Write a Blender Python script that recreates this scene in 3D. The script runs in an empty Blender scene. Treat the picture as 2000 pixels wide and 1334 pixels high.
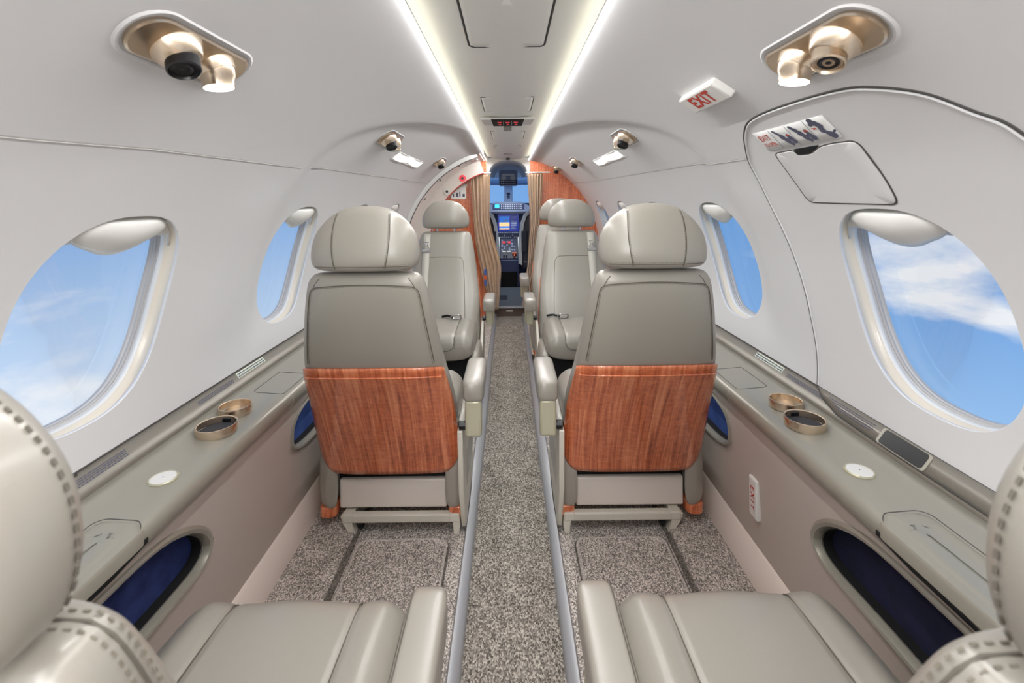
import bpy, bmesh, math, random
import numpy as np
from mathutils import Vector, Matrix

SC = bpy.context.scene
COL = SC.collection
random.seed(7)
EYE = 1.03                       # eye height above the raised cabin floor
R, ZC = .775, -.413 + EYE        # cabin lining radius and the height of its centre

# ------------------------------------------------------------------ camera
cam_d = bpy.data.cameras.new('camera')
cam = bpy.data.objects.new('camera', cam_d); COL.objects.link(cam)
cam_d.sensor_width = 36; cam_d.lens = 16.2
cam_d.shift_x = .0035; cam_d.shift_y = -.1385
cam_d.clip_start = .01; cam_d.clip_end = 500
cam.matrix_world = Matrix.Translation((0, 0, EYE)) @ Matrix.Rotation(math.radians(90), 4, 'X') @ Matrix.Rotation(math.radians(-.6), 4, 'Z')
cam_d.dof.use_dof = True; cam_d.dof.focus_distance = 1.5; cam_d.dof.aperture_fstop = 7
SC.camera = cam
SC.view_settings.view_transform = 'Standard'
SC.view_settings.look = 'None'
SC.view_settings.gamma = 1
SC.view_settings.exposure = 0.0
SC.view_settings.use_curve_mapping = False
SC.render.film_transparent = False
try:
    SC.cycles.max_bounces = 10; SC.cycles.diffuse_bounces = 8; SC.cycles.glossy_bounces = 4
    SC.cycles.transparent_max_bounces = 12; SC.cycles.sample_clamp_indirect = 6
    SC.cycles.caustics_reflective = False; SC.cycles.caustics_refractive = False
    SC.cycles.use_denoising = True
except Exception: pass

def lin(c):
    if isinstance(c, (int, float)): c = (c, c, c)
    return tuple(((v/255/12.92) if v/255 <= .04045 else ((v/255+.055)/1.055)**2.4) for v in c) + (1,)

# ------------------------------------------------------------------ world
world = bpy.data.worlds.new('sky'); SC.world = world; world.use_nodes = True
nt = world.node_tree; nt.nodes.clear()
def N(nt, t, **kw):
    n = nt.nodes.new(t)
    for k, v in kw.items(): setattr(n, k, v)
    return n
def L(nt, a, b): nt.links.new(a, b)
def math_node(nt, op, a, b=None, clamp=False):
    n = N(nt, 'ShaderNodeMath', operation=op); n.use_clamp = clamp
    for i, v in enumerate((a, b)):
        if v is None: continue
        if isinstance(v, (int, float)): n.inputs[i].default_value = v
        else: L(nt, v, n.inputs[i])
    return n.outputs[0]
def mixc(nt, f, a, b, bt='MIX'):
    n = N(nt, 'ShaderNodeMix', data_type='RGBA', blend_type=bt)
    for i, v in ((0, f), (6, a), (7, b)):
        if isinstance(v, (int, float)): n.inputs[i].default_value = v
        elif isinstance(v, tuple): n.inputs[i].default_value = v
        else: L(nt, v, n.inputs[i])
    return n.outputs[2]
tc = N(nt, 'ShaderNodeTexCoord'); sep = N(nt, 'ShaderNodeSeparateXYZ'); L(nt, tc.outputs['Generated'], sep.inputs[0])
def ramp(nt, f, stops):
    n = N(nt, 'ShaderNodeValToRGB'); e = n.color_ramp.elements
    while len(e) < len(stops): e.new(.5)
    for i, (p, c) in enumerate(stops): e[i].position = p; e[i].color = c
    L(nt, f, n.inputs[0]); return n.outputs[0]
hgt = math_node(nt, 'ADD', math_node(nt, 'MULTIPLY', sep.outputs[2], 1.0), .5)
left_sky = ramp(nt, hgt, [(.0, lin((232, 241, 252))), (.12, lin((226, 238, 252))), (.28, lin((190, 216, 247))), (.46, lin((142, 183, 235))), (.7, lin((120, 168, 228)))])
right_sky = ramp(nt, hgt, [(.0, lin((165, 203, 245))), (.12, lin((160, 200, 242))), (.3, lin((128, 176, 233))), (.48, lin((108, 163, 226))), (.7, lin((100, 156, 222)))])
side = math_node(nt, 'MULTIPLY', math_node(nt, 'ADD', sep.outputs[0], .25), 2.0, True)
base = mixc(nt, side, left_sky, right_sky)
noi = N(nt, 'ShaderNodeTexNoise'); noi.inputs['Scale'].default_value = 3.2; noi.inputs['Detail'].default_value = 7; noi.inputs['Roughness'].default_value = .58; noi.inputs['Distortion'].default_value = .35
mp = N(nt, 'ShaderNodeMapping'); mp.inputs['Scale'].default_value = (1, 1, 2.6); L(nt, tc.outputs['Generated'], mp.inputs[0]); L(nt, mp.outputs[0], noi.inputs[0])
def blob(d, size):
    v = Vector(d).normalized(); s = N(nt, 'ShaderNodeVectorMath', operation='DISTANCE')
    L(nt, tc.outputs['Generated'], s.inputs[0]); s.inputs[1].default_value = v
    return math_node(nt, 'SUBTRACT', 1.0, math_node(nt, 'MULTIPLY', s.outputs['Value'], 1/size), True)
cl = None
for d, s, k in (((880, 900, -105), .24, 1.15), ((960, 900, -220), .13, .9), ((-960, 900, -400), .24, .75), ((-850, 900, -265), .10, .45), ((-400, 900, -40), .07, .95), ((760, 900, -70), .10, .6)):
    b = math_node(nt, 'MULTIPLY', blob(d, s), k)
    cl = b if cl is None else math_node(nt, 'MAXIMUM', cl, b)
wisp = math_node(nt, 'MULTIPLY', math_node(nt, 'SUBTRACT', math_node(nt, 'ADD', noi.outputs[0], math_node(nt, 'MULTIPLY', cl, .36)), .66), 4.5, True)
col = mixc(nt, math_node(nt, 'MULTIPLY', wisp, .95), base, lin((246, 249, 253)))
bg = N(nt, 'ShaderNodeBackground'); L(nt, col, bg.inputs[0]); bg.inputs[1].default_value = 1.0
out = N(nt, 'ShaderNodeOutputWorld'); L(nt, bg.outputs[0], out.inputs[0])

# strength of the cabin's own lamps and of the added aft fill
LED, READ, COVE, AFT_FILL = 4.0, 4.0, 21.5, 21.0

def area(name, loc, rot, sx, sy, power, col=(1, .99, .985)):
    ld = bpy.data.lights.new(name, 'AREA'); ld.shape = 'RECTANGLE'; ld.size = sx; ld.size_y = sy; ld.energy = power; ld.color = col
    o = bpy.data.objects.new(name, ld); COL.objects.link(o); o.location = loc; o.rotation_euler = rot; return o
for sgn in (-1, 1):       # the downward throw of the two cove strips, then an added aft fill
    area('cove_strip_light', (sgn*.168, 1.02, EYE+.3415), (0, sgn*math.radians(-14), 0), .006, 6.0, COVE)
    area('aft_fill_light', (sgn*.150, -1.2, EYE+.343), (math.radians(28), 0, 0), .02, 1.4, AFT_FILL)  # added fill behind the viewer, tilted forward to brighten the seat backs

# ------------------------------------------------------------------ materials
MATS = {}
def mat(name, col, rough=.5, metal=0., coat=0., bump=None, var=None, spec=.5, emit=None, aniso=0, sheen=0, coat_rough=.04):
    """bump=(scale,strength,dist,kind)  var=(scale,colour2,kind)"""
    m = bpy.data.materials.new(name); m.use_nodes = True; nt = m.node_tree
    b = nt.nodes['Principled BSDF']
    b.inputs['Base Color'].default_value = lin(col); b.inputs['Roughness'].default_value = rough
    b.inputs['Metallic'].default_value = metal; b.inputs['Coat Weight'].default_value = coat
    b.inputs['Coat Roughness'].default_value = coat_rough; b.inputs['Specular IOR Level'].default_value = spec
    if sheen: b.inputs['Sheen Weight'].default_value = sheen
    tcn = N(nt, 'ShaderNodeTexCoord')
    if var:
        sc_, c2, kind = var
        n = N(nt, 'ShaderNodeTexNoise'); n.inputs['Scale'].default_value = sc_; n.inputs['Detail'].default_value = 4
        L(nt, tcn.outputs['Object'], n.inputs[0])
        f = math_node(nt, 'MULTIPLY', math_node(nt, 'SUBTRACT', n.outputs[0], .38), kind, True)
        L(nt, mixc(nt, f, lin(col), lin(c2)), b.inputs['Base Color'])
    if bump:
        sc_, st, dist, kind = bump
        if kind == 'voronoi':
            n = N(nt, 'ShaderNodeTexVoronoi'); n.inputs['Scale'].default_value = sc_
        else:
            n = N(nt, 'ShaderNodeTexNoise'); n.inputs['Scale'].default_value = sc_; n.inputs['Detail'].default_value = 3
        L(nt, tcn.outputs['Object'], n.inputs[0])
        bp = N(nt, 'ShaderNodeBump'); bp.inputs['Strength'].default_value = st; bp.inputs['Distance'].default_value = dist
        L(nt, n.outputs[0], bp.inputs['Height']); L(nt, bp.outputs[0], b.inputs['Normal'])
    if emit:
        b.inputs['Emission Color'].default_value = lin(emit[0]); b.inputs['Emission Strength'].default_value = emit[1]
    MATS[name] = m; return m
M = MATS
mat('leather', (150, 145, 136), .36, coat=.45, coat_rough=.2, bump=(650, .12, .0006, 'voronoi'), var=(7, (150, 145, 133), 1.2))
mat('seam_dark', (92, 87, 78), .6)
mat('thread', (120, 114, 102), .6)
mat('lining', (216, 216, 217), .5, bump=(260, .05, .0005, 'noise'))
mat('ceiling_white', (243, 243, 240), .45, bump=(200, .04, .0005, 'noise'))
mat('white_plastic', (226, 225, 221), .3)
mat('window_liner', (228, 217, 198), .3, coat=.2)
mat('seal_grey', (186, 183, 180), .35)
mat('groove', (70, 68, 66), .8)
mat('groove_pale', (150, 148, 145), .7)
mat('ledge_paint', (158, 154, 142), .34, metal=.25, coat=.15, bump=(900, .05, .0004, 'noise'))
mat('ledge_band', (136, 131, 122), .36, metal=.3, bump=(900, .05, .0004, 'noise'))
mat('side_vinyl', (190, 179, 170), .5, bump=(500, .12, .0005, 'voronoi'))
mat('baseboard_cream', (238, 226, 216), .5)
mat('champagne', (222, 204, 182), .27, metal=1.)
mat('champagne_plastic', (186, 182, 158), .32, metal=.2)
mat('frame_cream', (204, 199, 186), .4)
mat('panel_cream', (214, 205, 197), .45)
mat('steel', (205, 205, 205), .2, metal=1.)
mat('rail_grey', (160, 162, 166), .35, metal=.35)
mat('black_plastic', (14, 14, 18), .35)
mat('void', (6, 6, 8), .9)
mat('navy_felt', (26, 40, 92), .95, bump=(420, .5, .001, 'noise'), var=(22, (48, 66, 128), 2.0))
mat('navy_felt_shaded', (14, 18, 48), .95, bump=(420, .5, .001, 'noise'), var=(22, (22, 28, 66), 2.0))  # shaded copy of the pocket felt, the shade put into its colour
mat('grit_pad', (58, 58, 62), .8, bump=(500, .8, .002, 'voronoi'))
mat('navy_felt_lit', (44, 72, 140), .95, bump=(420, .5, .001, 'noise'), var=(22, (66, 98, 172), 2.0))  # lit copy of the pocket felt, the light put into its colour
mat('blue_strap', (62, 98, 168), .6)
mat('belt_web', (196, 192, 182), .55, bump=(1200, .3, .0004, 'noise'))
mat('curtain_tan', (192, 164, 134), .8, var=(30, (172, 143, 113), 1.6), sheen=.3)
mat('red_ink', (196, 60, 44), .5)
mat('dark_ink', (82, 84, 104), .6)
mat('label_white', (232, 232, 230), .4)
mat('label_green', (205, 214, 196), .4)
mat('cockpit_navy', (52, 62, 104), .5)
mat('cockpit_dark', (34, 38, 58), .55)
mat('cockpit_grey', (138, 150, 178), .5)
mat('cockpit_pale', (205, 217, 232), .45)
mat('cockpit_floor', (88, 96, 106), .7)
mat('pilot_leather', (52, 55, 70), .4)
mat('orange_paint', (214, 92, 50), .5)
mat('tape_white', (210, 208, 200), .4)
mat('brown_kick', (84, 70, 62), .6)
mat('panel_glint', (250, 250, 248), .3, emit=((255, 252, 245), 1.1))  # highlight on the oxygen panels, put in as emission
mat('led_strip', (250, 250, 235), .5, emit=((255, 250, 232), LED))
mat('lamp_face', (255, 255, 255), .3, emit=((255, 250, 240), 14))
mat('exit_face', (228, 226, 222), .35)
mat('screen_blue', (24, 34, 90), .2, emit=((40, 60, 170), .5))
mat('screen_sky', (60, 120, 200), .3, emit=((30, 105, 200), .9))
mat('screen_sand', (220, 180, 130), .3, emit=((235, 195, 135), .8))
mat('screen_cyan', (60, 190, 220), .3, emit=((60, 190, 235), .9))
mat('sign_red', (190, 60, 70), .3, emit=((220, 70, 80), .5))
# carpet
def carpet(name, a, b, sc=420):
    m = bpy.data.materials.new(name); m.use_nodes = True; nt = m.node_tree; p = nt.nodes['Principled BSDF']
    t = N(nt, 'ShaderNodeTexCoord')
    v = N(nt, 'ShaderNodeTexVoronoi'); v.inputs['Scale'].default_value = sc
    mpp = N(nt, 'ShaderNodeMapping'); mpp.inputs['Scale'].default_value = (1, .7, 1); L(nt, t.outputs['Object'], mpp.inputs[0]); L(nt, mpp.outputs[0], v.inputs[0])
    hsv = N(nt, 'ShaderNodeSeparateColor'); L(nt, v.outputs['Color'], hsv.inputs[0])
    n2 = N(nt, 'ShaderNodeTexNoise'); n2.inputs['Scale'].default_value = 14; L(nt, t.outputs['Object'], n2.inputs[0])
    f = math_node(nt, 'ADD', math_node(nt, 'MULTIPLY', hsv.outputs[0], .75), math_node(nt, 'MULTIPLY', n2.outputs[0], .3), True)
    L(nt, ramp(nt, f, [(.15, lin(a)), (.55, lin(tuple((x+y)//2 for x, y in zip(a, b)))), (.95, lin(b))]), p.inputs['Base Color'])
    p.inputs['Roughness'].default_value = .95; p.inputs['Specular IOR Level'].default_value = .1
    bp = N(nt, 'ShaderNodeBump'); bp.inputs['Strength'].default_value = .7; bp.inputs['Distance'].default_value = .003
    inv = math_node(nt, 'SUBTRACT', 1.0, v.outputs['Distance']); L(nt, inv, bp.inputs['Height']); L(nt, bp.outputs[0], p.inputs['Normal'])
    MATS[name] = m
carpet('carpet_aisle', (78, 74, 68), (196, 189, 178), 330)
carpet('carpet_side', (104, 99, 94), (246, 238, 230), 400)
carpet('carpet_fray', (170, 164, 158), (236, 230, 224), 500)
carpet('carpet_edge', (80, 76, 70), (150, 144, 136), 400)
# glossy figured wood
def wood(name):
    m = bpy.data.materials.new(name); m.use_nodes = True; nt = m.node_tree; p = nt.nodes['Principled BSDF']
    t = N(nt, 'ShaderNodeTexCoord')
    mp1 = N(nt, 'ShaderNodeMapping'); mp1.inputs['Scale'].default_value = (95, 4, 4); mp1.inputs['Rotation'].default_value = (0, math.radians(6), 0)
    L(nt, t.outputs['Object'], mp1.inputs[0])
    n1 = N(nt, 'ShaderNodeTexNoise'); n1.inputs['Scale'].default_value = 1; n1.inputs['Detail'].default_value = 5; n1.inputs['Roughness'].default_value = .6; n1.inputs['Distortion'].default_value = .5; L(nt, mp1.outputs[0], n1.inputs[0])
    mp2 = N(nt, 'ShaderNodeMapping'); mp2.inputs['Scale'].default_value = (25, 8, 60); mp2.inputs['Rotation'].default_value = (0, math.radians(24), 0); L(nt, t.outputs['Object'], mp2.inputs[0])
    n2 = N(nt, 'ShaderNodeTexNoise'); n2.inputs['Scale'].default_value = 1.2; n2.inputs['Detail'].default_value = 3; n2.inputs['Distortion'].default_value = 1.2; L(nt, mp2.outputs[0], n2.inputs[0])
    f = math_node(nt, 'ADD', math_node(nt, 'MULTIPLY', n1.outputs[0], .85), math_node(nt, 'MULTIPLY', n2.outputs[0], .25))
    L(nt, ramp(nt, f, [(.34, lin((118, 54, 30))), (.45, lin((174, 86, 50))), (.56, lin((206, 112, 70))), (.72, lin((228, 148, 104)))]), p.inputs['Base Color'])
    p.inputs['Roughness'].default_value = .3; p.inputs['Coat Weight'].default_value = 1; p.inputs['Coat Roughness'].default_value = .02
    MATS[name] = m
wood('gloss_wood')
def glass(name, tint=(1, 1, 1, 1)):
    m = bpy.data.materials.new(name); m.use_nodes = True; nt = m.node_tree; nt.nodes.clear()
    o = N(nt, 'ShaderNodeOutputMaterial'); mx = N(nt, 'ShaderNodeMixShader'); tr = N(nt, 'ShaderNodeBsdfTransparent'); gl = N(nt, 'ShaderNodeBsdfGlossy')
    tr.inputs[0].default_value = tint; gl.inputs['Roughness'].default_value = .02; gl.inputs[0].default_value = (.5, .5, .5, 1)
    fr = N(nt, 'ShaderNodeFresnel'); fr.inputs[0].default_value = 1.3
    L(nt, math_node(nt, 'MULTIPLY', fr.outputs[0], .15), mx.inputs[0]); L(nt, tr.outputs[0], mx.inputs[1]); L(nt, gl.outputs[0], mx.inputs[2]); L(nt, mx.outputs[0], o.inputs[0])
    MATS[name] = m
glass('pane_glass')

# ------------------------------------------------------------------ mesh tools
class MB:
    def __init__(s): s.v = []; s.f = []
    def grid(s, P, close_u=False, close_v=False):
        """P[i][j] points"""
        o = len(s.v); n = len(P); m = len(P[0])
        for r in P: s.v += [tuple(p) for p in r]
        for i in range(n if close_u else n-1):
            for j in range(m if close_v else m-1):
                a = o+i*m+j; b = o+i*m+(j+1) % m; c = o+((i+1) % n)*m+(j+1) % m; d = o+((i+1) % n)*m+j
                s.f.append((a, b, c, d))
        return s
    def face(s, pts):
        o = len(s.v); s.v += [tuple(p) for p in pts]; s.f.append(tuple(range(o, o+len(pts)))); return s
    def loft(s, loops, caps=True):
        o = len(s.v); m = len(loops[0]); s.grid(loops, close_v=True)
        if caps:
            s.f.append(tuple(range(o, o+m))[::-1]); e = o+(len(loops)-1)*m; s.f.append(tuple(range(e, e+m)))
        return s
    def box(s, x0, x1, y0, y1, z0, z1, M4=None):
        P = [Vector((x, y, z)) for z in (z0, z1) for x, y in ((x0, y0), (x1, y0), (x1, y1), (x0, y1))]
        if M4 is not None: P = [M4 @ p for p in P]
        o = len(s.v); s.v += [tuple(p) for p in P]
        for q in ((3, 2, 1, 0), (4, 5, 6, 7), (0, 1, 5, 4), (1, 2, 6, 5), (2, 3, 7, 6), (3, 0, 4, 7)): s.f.append(tuple(o+i for i in q))
        return s
    def tube(s, pts, r, n=8, closed=False, caps=True):
        pts = [Vector(p) for p in pts]; k = len(pts); loops = []; up = None
        for i, p in enumerate(pts):
            a = pts[(i-1) % k] if (closed or i > 0) else p; b = pts[(i+1) % k] if (closed or i < k-1) else p
            t = (b-a).normalized()
            if up is None:
                up = t.orthogonal().normalized()
            up = (up - t*up.dot(t)).normalized(); w = t.cross(up)
            rr = r[i] if hasattr(r, '__len__') else r
            loops.append([p + up*math.cos(2*math.pi*j/n)*rr + w*math.sin(2*math.pi*j/n)*rr for j in range(n)])
        o = len(s.v)
        s.grid(loops, close_u=closed, close_v=True)
        if caps and not closed:
            s.f.append(tuple(range(o, o+n))[::-1]); e = o+(k-1)*n; s.f.append(tuple(range(e, e+n)))
        return s
    def lathe(s, prof, M4=None, n=32):
        loops = [[Vector((r*math.cos(2*math.pi*j/n), r*math.sin(2*math.pi*j/n), z)) for j in range(n)] for r, z in prof]
        if M4 is not None: loops = [[M4 @ p for p in l] for l in loops]
        return s.loft(loops)
    def prism(s, outline, d0, d1, M4=None):
        """outline in local xy, extruded along z from d0 to d1"""
        a = [Vector((x, y, d0)) for x, y in outline]; b = [Vector((x, y, d1)) for x, y in outline]
        if M4 is not None: a = [M4 @ p for p in a]; b = [M4 @ p for p in b]
        return s.loft([a, b])
    def build(s, name, m, parent=None, bevel=0, seg=3, smooth=True, sub=0, solid=0, angle=40):
        me = bpy.data.meshes.new(name); me.from_pydata(s.v, [], s.f); me.update()
        bm = bmesh.new(); bm.from_mesh(me); bmesh.ops.remove_doubles(bm, verts=bm.verts, dist=1e-6)
        bmesh.ops.recalc_face_normals(bm, faces=bm.faces); bm.to_mesh(me); bm.free()
        o = bpy.data.objects.new(name, me); COL.objects.link(o)
        me.materials.append(MATS[m])
        if smooth:
            for p in me.polygons: p.use_smooth = True
            try: me.set_sharp_from_angle(angle=math.radians(angle))
            except Exception: pass
        if solid:
            md = o.modifiers.new('thickness', 'SOLIDIFY'); md.thickness = solid; md.offset = 0
        if bevel:
            md = o.modifiers.new('bevel', 'BEVEL'); md.width = bevel; md.segments = seg; md.limit_method = 'ANGLE'; md.angle_limit = math.radians(35)
        if sub:
            md = o.modifiers.new('sub', 'SUBSURF'); md.levels = sub; md.render_levels = sub
        if parent: o.parent = parent
        return o

def thing(name, label, cat, loc=(0, 0, 0), rotz=0, group=None):
    o = bpy.data.objects.new(name, None); COL.objects.link(o); o.empty_display_size = .05
    o.location = loc; o.rotation_euler = (0, 0, rotz); o['label'] = label; o['category'] = cat
    if group: o['group'] = group
    return o
def tag(o, label, cat, group=None):
    o['label'] = label; o['category'] = cat
    if group: o['group'] = group
    return o
def struct(o, label=None):
    o['kind'] = 'structure'
    if label: o['label'] = label
    return o
def copy_tree(o, parent=None):
    c = o.copy(); COL.objects.link(c)
    if parent: c.parent = parent
    for ch in list(o.children): copy_tree(ch, c)
    return c
def text_pts(s, size, align='CENTER', spacing=1.0, bold=0.0):
    cu = bpy.data.curves.new('t', 'FONT'); cu.body = s; cu.size = size; cu.align_x = align; cu.align_y = 'CENTER'; cu.space_character = spacing; cu.offset = bold
    cu.resolution_u = 3
    ob = bpy.data.objects.new('t', cu); COL.objects.link(ob)
    dg = bpy.context.evaluated_depsgraph_get(); me = bpy.data.meshes.new_from_object(ob.evaluated_get(dg))
    v = [tuple(p.co) for p in me.vertices]; f = [tuple(p.vertices) for p in me.polygons]
    bpy.data.objects.remove(ob); bpy.data.curves.remove(cu); bpy.data.meshes.remove(me)
    return v, f
def text_obj(name, s, size, m, fn, parent, bold=0.0, spacing=1.0):
    v, f = text_pts(s, size, spacing=spacing, bold=bold); b = MB(); b.v = [tuple(fn(p[0], p[1])) for p in v]; b.f = f
    me = bpy.data.meshes.new(name); me.from_pydata(b.v, [], b.f); me.update(); me.materials.append(MATS[m])
    o = bpy.data.objects.new(name, me); COL.objects.link(o); o.parent = parent; return o

def interp(tab, x):
    xs = [t[0] for t in tab]
    return [float(np.interp(x, xs, [t[k] for t in tab])) for k in range(1, len(tab[0]))]
def smooth_tab(tab, n):
    """Catmull-Rom resample of table rows (first column the parameter)"""
    A = np.array(tab, float); k = len(A); out = []
    for i in range(n):
        t = i*(k-1)/(n-1); j = min(int(t), k-2); u = t-j
        p0 = A[max(j-1, 0)]; p1 = A[j]; p2 = A[j+1]; p3 = A[min(j+2, k-1)]
        out.append(list(.5*((2*p1)+(-p0+p2)*u+(2*p0-5*p1+4*p2-p3)*u*u+(-p0+3*p1-3*p2+p3)*u**3)))
    return out
def sgp(v, e): return math.copysign(abs(v)**e, v)
def sell(hx, hy, n, N_=48):
    """superellipse points"""
    return [(hx*sgp(math.cos(2*math.pi*j/N_), 2/n), hy*sgp(math.sin(2*math.pi*j/N_), 2/n)) for j in range(N_)]
def rrect(x0, x1, y0, y1, r, k=6):
    o = []
    for cx, cy, a in ((x1-r, y1-r, 0), (x0+r, y1-r, 90), (x0+r, y0+r, 180), (x1-r, y0+r, 270)):
        for i in range(k+1):
            t = math.radians(a+90*i/k); o.append((cx+r*math.cos(t), cy+r*math.sin(t)))
    return o
def sstep(a, b, x):
    t = min(1, max(0, (x-a)/(b-a))); return t*t*(3-2*t)

# ------------------------------------------------------------------ cabin lining surface
PHI_LEDGE, PHI_COVE = -4.8, 77.0
def scoop(D, ph):
    """the lining steps out a little around each seating bay, with a curved edge"""
    g = 1.37 + (.42*((ph-45)/20)**2 if ph > 45 else 0)
    a = sstep(g-.05, g+.05, D)
    fade = sstep(-4, 8, ph)*(1-sstep(68, 76, ph))
    rib = -.010*math.exp(-((D-1.22)/.10)**2)*sstep(-2, 10, ph)*(1-sstep(28, 40, ph))
    return .013*a*fade + rib*.8
def W(side, D, ph, off=0.0, raw=False):
    """point on the lining; side -1 left, +1 right; off > 0 goes into the cabin"""
    r = R - off + (0 if raw else scoop(D, ph)); t = math.radians(ph)
    return Vector((side*r*math.cos(t), D, ZC + r*math.sin(t)))
def wframe(side, D, ph, off=0.0):
    """local x = forward, y = up the wall, z = into the cabin"""
    p = W(side, D, ph, off); t = math.radians(ph)
    z = Vector((-side*math.cos(t), 0, -math.sin(t))); y = Vector((-side*math.sin(t), 0, math.cos(t))); x = Vector((0, 1, 0))
    if side > 0: pass
    m = Matrix((x, y, z)).transposed().to_4x4()
    if m.to_3x3().determinant() < 0:
        m = Matrix((-x, y, z)).transposed().to_4x4()
    m.translation = p; return m

REAR, FRONT = -2.0, 4.10
WIN_A, WIN_B, WIN_N = .165, 14.8, 2.55   # half length (m), half height (deg), squareness
WIN_PH = 15.4
CELL = .27; C0, C1 = PHI_LEDGE, 35.0
def outline(c, k=1.0, N_=96):
    pts = []
    for j in range(N_):
        # same direction as the cell's border point
        t = 2*math.pi*j/N_; ca, sa = math.cos(t), math.sin(t); m = max(abs(ca), abs(sa))
        bx, by = ca/m, sa/m       # on the unit square
        r = (abs(bx)**WIN_N+abs(by)**WIN_N)**(-1/WIN_N)
        pts.append((c+WIN_A*k*bx*r, WIN_PH+WIN_B*k*by*r))
    return pts
def build_wall(side, centres, d_end, name, label):
    mb = MB(); N_ = 96
    edges = [REAR]
    for c in centres: edges += [c-CELL, c+CELL]
    edges.append(d_end)
    for c in centres:
        inner = outline(c, 1.0, N_); rings = []
        for k in range(13):
            u = k/12; row = []
            for j in range(N_):
                t = 2*math.pi*j/N_; ca, sa = math.cos(t), math.sin(t); m = max(abs(ca), abs(sa))
                bx, by = c+CELL*ca/m, (C0+C1)/2+(C1-C0)/2*sa/m
                ix, iy = inner[j]; w = u**.8
                row.append(W(side, bx+(ix-bx)*w, by+(iy-by)*w))
            rings.append(row)
        # rolled lip into the reveal
        rings.append([W(side, x, y, -.002) for x, y in outline(c, .992, N_)])
        rings.append([W(side, x, y, -.006) for x, y in outline(c, .994, N_)])
        mb.grid(rings, close_v=True)
    for a, b in zip(edges[0::2], edges[1::2]):
        n = max(2, int((b-a)/.03)); mb.grid([[W(side, a+(b-a)*i/n, C0+(C1-C0)*j/24) for j in range(25)] for i in range(n+1)])
    n = int((d_end-REAR)/.03)
    mb.grid([[W(side, REAR+(d_end-REAR)*i/n, C1+(PHI_COVE-C1)*j/30) for j in range(31)] for i in range(n+1)])
    # turned-up edge behind the cove
    mb.grid([[W(side, REAR+(d_end-REAR)*i/n, PHI_COVE+q[0], q[1]) for q in ((0, 0), (.15, -.003), (.0, -.006), (-1.5, -.008))] for i in range(n+1)])
    o = mb.build(name, 'lining'); return struct(o, label)
LEFT_W = [-1.40, -.66, .10, .84, 1.575, 2.19, 2.83]
RIGHT_W = [-1.40, -.66, .10, .84, 1.575, 2.19, 2.83, 3.55]
wall_l = build_wall(-1, LEFT_W, 3.36, 'wall_left', 'pale grey curved cabin lining on the left with rounded windows')
wall_r = build_wall(1, RIGHT_W, FRONT, 'wall_right', 'pale grey curved cabin lining on the right with rounded windows')

# windows
wn = 0
def make_window(side, c):
    global wn; wn += 1
    t = bpy.data.objects.new('window_%d' % wn, None); COL.objects.link(t); t.location = W(side, c, WIN_PH)
    struct(t)
    inv = Matrix.Translation(-t.location)
    def sweep(prof, nm, mt):
        mb = MB(); mb.grid([[inv @ W(side, x, y, -o) for x, y in outline(c, k)] for o, k in prof], close_v=True)
        return mb.build(nm, mt, t)
    sweep([(.004, .994), (.008, 1.02), (.016, 1.035), (.024, 1.02), (.029, 1.0), (.031, .998)], 'reveal_liner', 'window_liner')
    sweep([(.031, .998), (.034, .985), (.038, .982), (.041, .99)], 'window_frame', 'white_plastic')
    sweep([(.041, .99), (.043, .978), (.046, .984), (.048, .968), (.052, .972), (.054, .962), (.06, .96)], 'window_seal', 'seal_grey')
    mb = MB(); ring = outline(c, .965); rows = []
    for k in range(7):
        q = 1-k/6*.999; rows.append([inv @ W(side, c+(x-c)*q, WIN_PH+(y-WIN_PH)*q, -.056) for x, y in ring])
    mb.grid(rows, close_v=True); mb.build('pane', 'pane_glass', t)
    # pull-down shade left almost fully open: a strip across the top and a moulded grip
    mb = MB(); rows = []
    for i in range(33):
        a = -1+2*i/32; aa = a*.90; top = (max(0, 1-abs(aa)**WIN_N))**(1/WIN_N)*1.0
        bot = min(top, .70)
        rows.append([inv @ W(side, c+WIN_A*aa*1.0, WIN_PH+WIN_B*(bot+(top-bot)*j/4), -.022-(.004 if j == 0 else 0)) for j in range(5)])
    mb.grid(rows); sh = mb.build('window_shade', 'white_plastic', t, solid=.003)
    mb = MB(); rows = []
    for i in range(25):
        s_ = i/24; a = -.62+1.22*s_; w = math.sin(math.pi*s_)**.55
        row = []
        for j in range(9):
            q = j/8; top = min(.965, (1-abs(a)**WIN_N)**(1/WIN_N)-.01)
            b = top-(.03+.36*w)*q; o = -.018+.024*w*math.sin(math.pi*q**.7)**.8
            row.append(inv @ W(side, c+WIN_A*a, WIN_PH+WIN_B*b, o))
        rows.append(row)
    mb.grid(rows); h = mb.build('shade_grip', 'white_plastic', t, solid=.003); h.parent = sh
    return t
for c in LEFT_W: make_window(-1, c)
for c in RIGHT_W: make_window(1, c)

# panel joint running along each side
def wline(side, pts, r, nm, mt, parent=None, off=0.0, closed=False):
    mb = MB(); mb.tube([W(side, d, p, off) for d, p in pts], r, 6, closed=closed); return mb.build(nm, mt, parent)
def phseam(d): return float(np.interp(d, [-2.1, .54, .77, 1.78, 3.4, 4.1], [39.6, 39.6, 40.6, 41.7, 43.1, 45]))
tr = 0
def trim(o, label=None):
    global tr; tr += 1; o.name = 'trim_%d' % tr; return struct(o, label)
for sd, segs in ((-1, [(REAR, 3.34)]), (1, [(REAR, .50), (1.135, FRONT)])):
    for a, b in segs:
        P = [(a+(b-a)*i/60, phseam(a+(b-a)*i/60)) for i in range(61)]
        trim(wline(sd, P, .0011, 'trim', 'groove_pale', off=.0004))
        trim(wline(sd, [(d, p-.12) for d, p in P], .0012, 'trim', 'white_plastic', off=.0006))

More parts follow.
